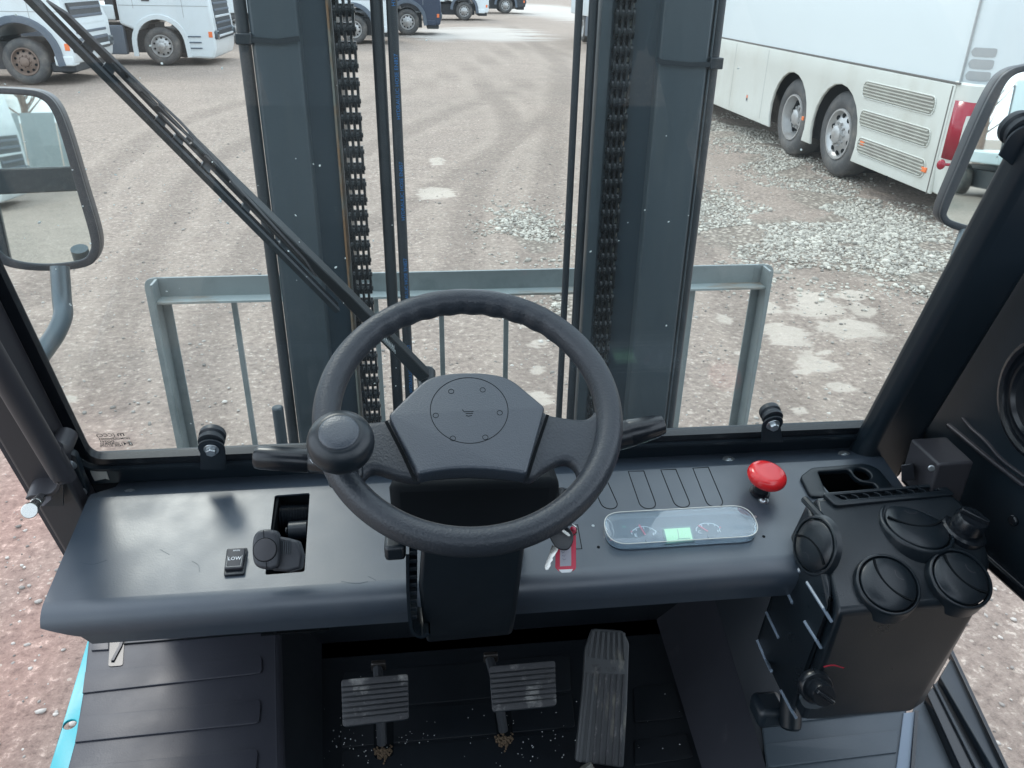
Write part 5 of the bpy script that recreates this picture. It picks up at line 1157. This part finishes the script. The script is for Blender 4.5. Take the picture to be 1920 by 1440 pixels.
f = FZ(zl+.0006); b = B(); ribbon(b, f, f.q([(232, 1208), (380, 1196), (495, 1186)]), .002, -.0006, .002); fin('mat_crease', b, 'dark', fm)
plate('mat_cutout', FZ(zl+.0008), [fillet(FZ(zl+.0008).q([(207, 1192), (234, 1190), (230, 1248), (203, 1250)]), .006, 3)], 0, .0006, 'gloss', fm)
b = B(); f = FZ(zl+.002); ribbon(b, f, f.q([(211, 1240), (226, 1212), (233, 1190)]), .006, 0, .003); fin('cutout_lip', b, 'mat_l', fm)
def zq(name, pts, m, parent, bev=0):
    b = B(); vs_ = [b.verts.new(zp(x, y, z)) for x, y, z in pts]; b.faces.new(vs_); return fin(name, b, m, parent)
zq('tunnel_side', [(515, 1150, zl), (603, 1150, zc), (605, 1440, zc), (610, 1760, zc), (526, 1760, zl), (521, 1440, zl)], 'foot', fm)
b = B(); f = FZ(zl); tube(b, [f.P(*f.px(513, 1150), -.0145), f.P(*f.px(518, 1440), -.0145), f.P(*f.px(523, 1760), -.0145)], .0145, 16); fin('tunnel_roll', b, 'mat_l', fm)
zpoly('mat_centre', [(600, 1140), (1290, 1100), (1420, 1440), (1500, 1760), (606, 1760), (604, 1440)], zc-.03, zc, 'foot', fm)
zq('tunnel_side', [(1215, 1110, zc), (1330, 1090, zl), (1437, 1440, zl), (1510, 1760, zl), (1390, 1760, zc), (1316, 1440, zc)], 'mat_l', fm)
zpoly('floor_right', [(1330, 1090), (1560, 1100), (1700, 1330), (1684, 1440), (1660, 1760), (1510, 1760), (1437, 1440)], zl-.02, zl-.001, 'foot', fm)  # darker than the mat: footwell shade put into the floor colour
zpoly('mat_right', [(1424, 1318), (1700, 1290), (1698, 1330), (1684, 1440), (1660, 1760), (1512, 1760), (1438, 1440)], zl-.02, zl+.003, 'mat_r', fm, bev=.003)
for pts in ([(1433, 1397), (1684, 1371), (1680, 1412), (1440, 1441)], [(1440, 1490), (1676, 1458), (1670, 1510), (1450, 1545)], [(1436, 1332), (1690, 1306), (1688, 1333), (1440, 1360)]):
    f = FZ(zl+.0035); plate('tread_strip', f, [fillet(f.q(pts), [.01, 0, 0, .01], 4)], -.0005, .0028, 'mat_r', fm, bev=.0009)
zpoly('edge_strip', [(1694, 1336), (1716, 1334), (1707, 1440), (1680, 1760), (1640, 1760), (1680, 1440)], zl-.03, zl+.006, 'strip', fm, bev=.002)
b = B(); f = FZ(zl+.008); ribbon(b, f, f.q([(1719, 1334), (1711, 1440), (1690, 1760)]), .006, -.02, .003); fin('edge_seal', b, 'gloss', fm)
for pts in ([(642, 1340), (1072, 1302), (1078, 1364), (640, 1403)], [(640, 1409), (1084, 1370), (1088, 1445), (640, 1490)], [(645, 1262), (1068, 1228), (1070, 1296), (643, 1334)], [(1188, 1290), (1262, 1282), (1282, 1346), (1190, 1356)], [(1190, 1388), (1285, 1376), (1300, 1422), (1190, 1438)]):
    f = FZ(zc+.0005); plate('tread_strip', f, [fillet(f.q(pts), .008, 3)], -.0005, .003, 'foot', fm, bev=.001)
# body side, turquoise
bs = group_empty('body_side', fl, 'bright turquoise painted step edge of the truck body')
f = FZ(zl-.012); uo = f.q([(167, 1192), (93, 1440), (20, 1700), (200, 1700), (200, 1192)]); hc = f.px(131, 1358); ho_ = [(hc[0]+.012*math.cos(a_), hc[1]+.012*math.sin(a_)) for a_ in [2*math.pi*k/24 for k in range(24)]]
plate('step_plate', f, [uo, ho_], -.006, 0, 'cyan', bs, bev=.001)
b = B(); p_ = [f.P(*q_) for q_ in uo]; xin = .07; prism(b, [p_[0]+Vector((xin, 0, -.006)), p_[1]+Vector((xin, 0, -.006)), p_[2]+Vector((xin, 0, -.006)), p_[3]+Vector((.3, 0, -.006)), p_[4]+Vector((.3, 0, -.006))], (0, 0, -.45)); fin('body_side_wall', b, 'tgrey', bs)
b = B(); f = FZ(zl+.0); q_ = at(150, 1182, 1.30); prism(b, [at(110, 1170, 1.16), at(165, 1196, 1.20), at(205, 1190, 1.20), at(170, 1160, 1.16)], (0, .03, -.01)); fin('body_gusset', b, 'cyan', bs)
b = B(); box(b, (.15, .35, .70), (1.55, 1.6, .12)); fin('chassis', b, 'foot', fl)
b = B(); box(b, (.15, 1.45, .55), (1.0, .12, .5)); fin('chassis', b, 'mast2', fl)
b = B(); box(b, (.15, -1.36, .80), (1.45, 1.18, 1.0)); fin('rear_reflection_block', b, 'tgrey', fl, bev=.12, seg=5)  # unseen block added to hide bright ground from the windscreen reflection
for x in (-.60, .90): b = B(); box(b, (x, -.48, 1.32), (.04, .44, 1.12)); fin('side_shade_panel', b, 'frame', fl, bev=.01)  # unseen quarter panels added to darken what the dash edge reflects

def pad(cx, cy, quad, nrib, z, lbl, armpts, slot, crud):
    g = group_empty('pedal', fl, lbl); P = zp(cx, cy, z); f = frame_at(P, (0, -.60, .80), up=(0, 0, 1))
    q_ = f.q(quad); plate('pedal_plate', f, [fillet(q_, .008, 4)], -.006, 0, 'frame', g, bev=.001)
    (ax, ay), (bx_, by_), (cx_, cy_), (dx, dy) = [Vector(p) for p in q_]
    A, Bq, Cq, Dq = [Vector(p) for p in q_]
    edges = [0, .17] + [.17+.66*k/(nrib-2) for k in range(1, nrib-1)] + [1]
    for k in range(nrib):
        t0, t1 = edges[k]+.012, edges[k+1]-.012
        if t1 > 1: t1 = 1
        l0, l1 = A.lerp(Dq, t0), A.lerp(Dq, t1); r0, r1 = Bq.lerp(Cq, t0), Bq.lerp(Cq, t1)
        rr_ = [.010, .010, 0, 0] if k == 0 else ([0, 0, .010, .010] if k == nrib-1 else [.002]*4)
        plate('tread_rib', f, [fillet([tuple(l0), tuple(r0), tuple(r1), tuple(l1)], rr_, 3)], 0, .006, 'padw', g, bev=.0012)
    b = B(); tube(b, [zp(x, y, z_) for x, y, z_ in armpts], .010, 8); fin('pedal_arm', b, 'tdk', g)
    f = FZ(zc+.0036); plate('floor_slot', f, [fillet(f.q(slot), .008, 4)], 0, .0006, 'dark', g)
    b = B(); rr_ = random.Random(3)
    for k in range(70):
        p_ = Vector(f.px(crud[0]+rr_.gauss(0, crud[2]), crud[1]+rr_.gauss(0, crud[3]))); bmesh.ops.create_icosphere(b, subdivisions=1, radius=rr_.uniform(.0012, .0038), matrix=Matrix.Translation(f.P(p_.x, p_.y, .002)))
    fin('caked_sand', b, 'crud', g)['kind'] = 'stuff'
    b = B(); box(b, zp(armpts[0][0]+2, armpts[0][1]-4, armpts[0][2]+.002), (.030, .012, .022)); fin('pedal_bracket', b, 'grease', g, bev=.003)
    return g
pad(702, 1314, [(640, 1274), (765, 1263), (767, 1349), (643, 1364)], 8, .965, 'left ribbed brake pedal, dusty', [(708, 1252, .93), (712, 1300, .92), (716, 1395, .82)], [(700, 1350), (738, 1347), (738, 1418), (702, 1424)], (717, 1413, 8, 6))
pad(980, 1287, [(917, 1249), (1040, 1238), (1043, 1324), (923, 1336)], 8, .965, 'second ribbed brake pedal beside the accelerator', [(918, 1236, .93), (928, 1270, .93), (944, 1370, .82)], [(925, 1320), (958, 1318), (962, 1392), (934, 1398)], (944, 1390, 8, 6))
ac = group_empty('accelerator_pedal', fl, 'long ribbed accelerator pedal with worn emblem')
P = zp(1128, 1320, .90); f = frame_at(P, (0, -.70, .71))
ao = f.q([(1111, 1178), (1168, 1182), (1180, 1206), (1176, 1330), (1170, 1440), (1079, 1428), (1092, 1300), (1098, 1215)])
plate('pedal_body', f, [fillet(ao, .006, 4)], -.018, 0, 'pedw', ac, bev=.003)
for k in range(7):
    t_ = (k+.5)/7
    for (ya, yb, xa0, xa1, xb0, xb1) in ((1184, 1232, 1108, 1174, 1099, 1178), (1262, 1428, 1097, 1176, 1082, 1168)):
        q0 = (xa0+(xa1-xa0)*t_, ya+3*t_); q1 = (xb0+(xb1-xb0)*t_, yb+8*t_); b = B(); ribbon(b, f, f.q([q0, q1]), .0050, 0, .0035); fin('tread_rib', b, 'padw' if k > 1 and yb > 1300 else 'pedw', ac, bev=.0008)
fe_ = f.off(.0); b = B(); fprism(b, fe_, f.q([(1109, 1246), (1125, 1246), (1112, 1252)]), 0, .001); fin('emblem', b, 'padw', ac); b = B(); fprism(b, fe_, f.q([(1127, 1249), (1127, 1259), (1116, 1258)]), 0, .001); fin('emblem', b, 'padw', ac)
text('emblem_letters', 'SUR', f, *f.px(1146, 1256), .014, 'padw', ac, n=.0004)
b = B(); tube(b, [zp(1092, 1440, .84), zp(1110, 1470, .82)], .02, 12); fin('pedal_hinge', b, 'rust', ac)
# crumbs on the floor
b = B(); rr_ = random.Random(11); f = FZ(zc+.0042)
for k in range(150):
    x = rr_.choice([rr_.gauss(1000, 70), rr_.gauss(700, 70), rr_.uniform(620, 1400)]); y = rr_.choice([rr_.gauss(1395, 25), rr_.uniform(1260, 1440)])
    bmesh.ops.create_icosphere(b, subdivisions=1, radius=rr_.uniform(.0004, .0012), matrix=Matrix.Translation(f.P(*f.px(x, y))))
fin('crumbs', b, 'white', fl)['kind'] = 'stuff'

# ================================================================== ROOF, REAR OF THE CAB, OPEN DOOR (behind the viewer, reflected in glass and mirrors; sheet, panel and seat added for shade)
b = B()
rf_ = group_empty('overhead_guard', fl, 'unseen overhead guard of the cab with a roof sheet added for shade')
for x in (-.56, .88): b = B(); box(b, (x, .02, 2.73), (.07, 1.50, .07)); fin('roof_rail', b, 'frame', rf_, bev=.01)
for k in range(5): b = B(); box(b, (.16, -.66+k*.30, 2.73), (1.36, .045, .05)); fin('roof_bar', b, 'frame', rf_, bev=.008)
b = B(); box(b, (.16, -.22, 2.775), (1.5, 1.1, .02)); fin('roof_shade_sheet', b, 'frame', rf_)  # unseen sheet added to keep sky light off the footwell
for x in (-.60, .90): b = B(); box(b, (x, -.72, 1.75), (.09, .08, 1.95)); fin('rear_pillar', b, 'frame', fl, bev=.01)
b = B(); box(b, (.15, -.74, 1.42), (1.4, .05, 1.3)); fin('rear_shade_panel', b, 'frame', fl, bev=.01)  # unseen, made tall to keep bright ground out of the windscreen reflection
st_ = group_empty('seat', fl, 'unseen black driver seat added to darken the cab')  # unseen, put in to darken the cab and its reflections
b = B(); box(b, (.06, -.14, 1.20), (.50, .46, .12)); fin('seat_cushion', b, 'foot', st_, bev=.04, seg=4)
b = B(); box(b, (.06, -.44, 1.52), (.52, .12, .74), rot=Matrix.Rotation(R(6), 3, 'X')); fin('seat_back', b, 'foot', st_, bev=.04, seg=4)
b = B(); box(b, (.06, -.15, 1.0), (.46, .46, .34)); fin('seat_base', b, 'foot', st_, bev=.02)
od = group_empty('open_door', fl, 'left cab door swung open behind the driver')
for (c_, s_) in (((-.93, -.52, 1.72), (.62, .04, .10)), ((-1.22, -.52, 1.75), (.05, .04, 1.9)), ((-.655, -.52, 1.75), (.05, .04, 1.9)), ((-.93, -.52, 2.68), (.62, .04, .05)), ((-.93, -.52, .83), (.62, .04, .05)), ((-.86, -.53, 2.2), (.03, .03, .9))):
    b = B(); box(b, c_, s_); fin('door_frame', b, 'frame', od, bev=.006)
b = B(); box(b, (-.93, -.52, 2.2), (.54, .005, .88)); fin('door_pane', b, 'glassd', od)
# ================================================================== KEYS
P0 = at(1052, 1005, 1.04); kn_ = frame_at(P0, (CAMLOC-P0))
ky = thing('key_bunch', 'black-headed key with a red plastic key tag hanging from the ignition', 'keys', loc=(0, 0, 0))
plate('key_head', kn_, [smooth(kn_.q([(1028, 998), (1036, 984), (1058, 985), (1072, 996), (1075, 1012), (1068, 1028), (1056, 1032), (1040, 1024)]), 5)], -.004, .003, 'gloss', ky, bev=.0015)
f = kn_.off(.0032); plate('key_slot', f, [fillet(f.q([(1055, 992), (1067, 1000), (1070, 1004), (1066, 1006), (1053, 996)]), .001, 3)], 0, .0004, 'steel', ky)
f = kn_.off(-.003); plate('key_blade', f, [f.q([(1035, 1022), (1048, 1028), (1040, 1042), (1036, 1046), (1037, 1050), (1032, 1056), (1033, 1060), (1028, 1069), (1023, 1069), (1021, 1062), (1029, 1040)])], -.001, .001, 'steel', ky, bev=.0003)
b = B(); rg_ = [kn_.P(*(Vector(kn_.px(1066, 994))+Vector((math.cos(a_)*.011, math.sin(a_)*.008))), math.sin(a_)*.004) for a_ in [2*math.pi*k/28 for k in range(28)]]; tube(b, rg_, .0009, 8, closed=True); fin('key_ring', b, 'steel', ky)
f = kn_.off(-.006); tg = plate('key_tag', f, [fillet(f.q([(1042, 1030), (1072, 986), (1080, 990), (1080, 1066), (1074, 1071), (1047, 1071), (1041, 1064)]), .0015, 3)], -.0015, .0015, 'redp', ky, bev=.0006, label='red plastic tag with white paper insert')
f2 = f.off(.0016); plate('paper_insert', f2, [f2.q([(1050, 1029), (1071, 1022), (1071, 1061), (1050, 1062)])], 0, .0003, 'paper', tg)
plate('tag_end', f2, [fillet(f2.q([(1047, 1068), (1075, 1067), (1070, 1073), (1053, 1074)]), .001, 3)], -.003, .0, 'white', tg)
b = B(); 
for (q0, q1, q2) in (((1053, 1033), (1055, 1037), (1059, 1034)), ((1054, 1041), (1058, 1043), (1060, 1040)), ((1055, 1047), (1057, 1050), (1061, 1048))): ribbon(b, f2, f2.q([q0, q1, q2]), .0005, .0003, .0005)
fin('tag_writing', b, 'ink', tg)
b = B(); bmesh.ops.create_uvsphere(b, u_segments=12, v_segments=8, radius=.0032, matrix=Matrix.Translation(f2.P(*f2.px(1077, 992)))); fin('tag_clasp', b, 'pink', tg)
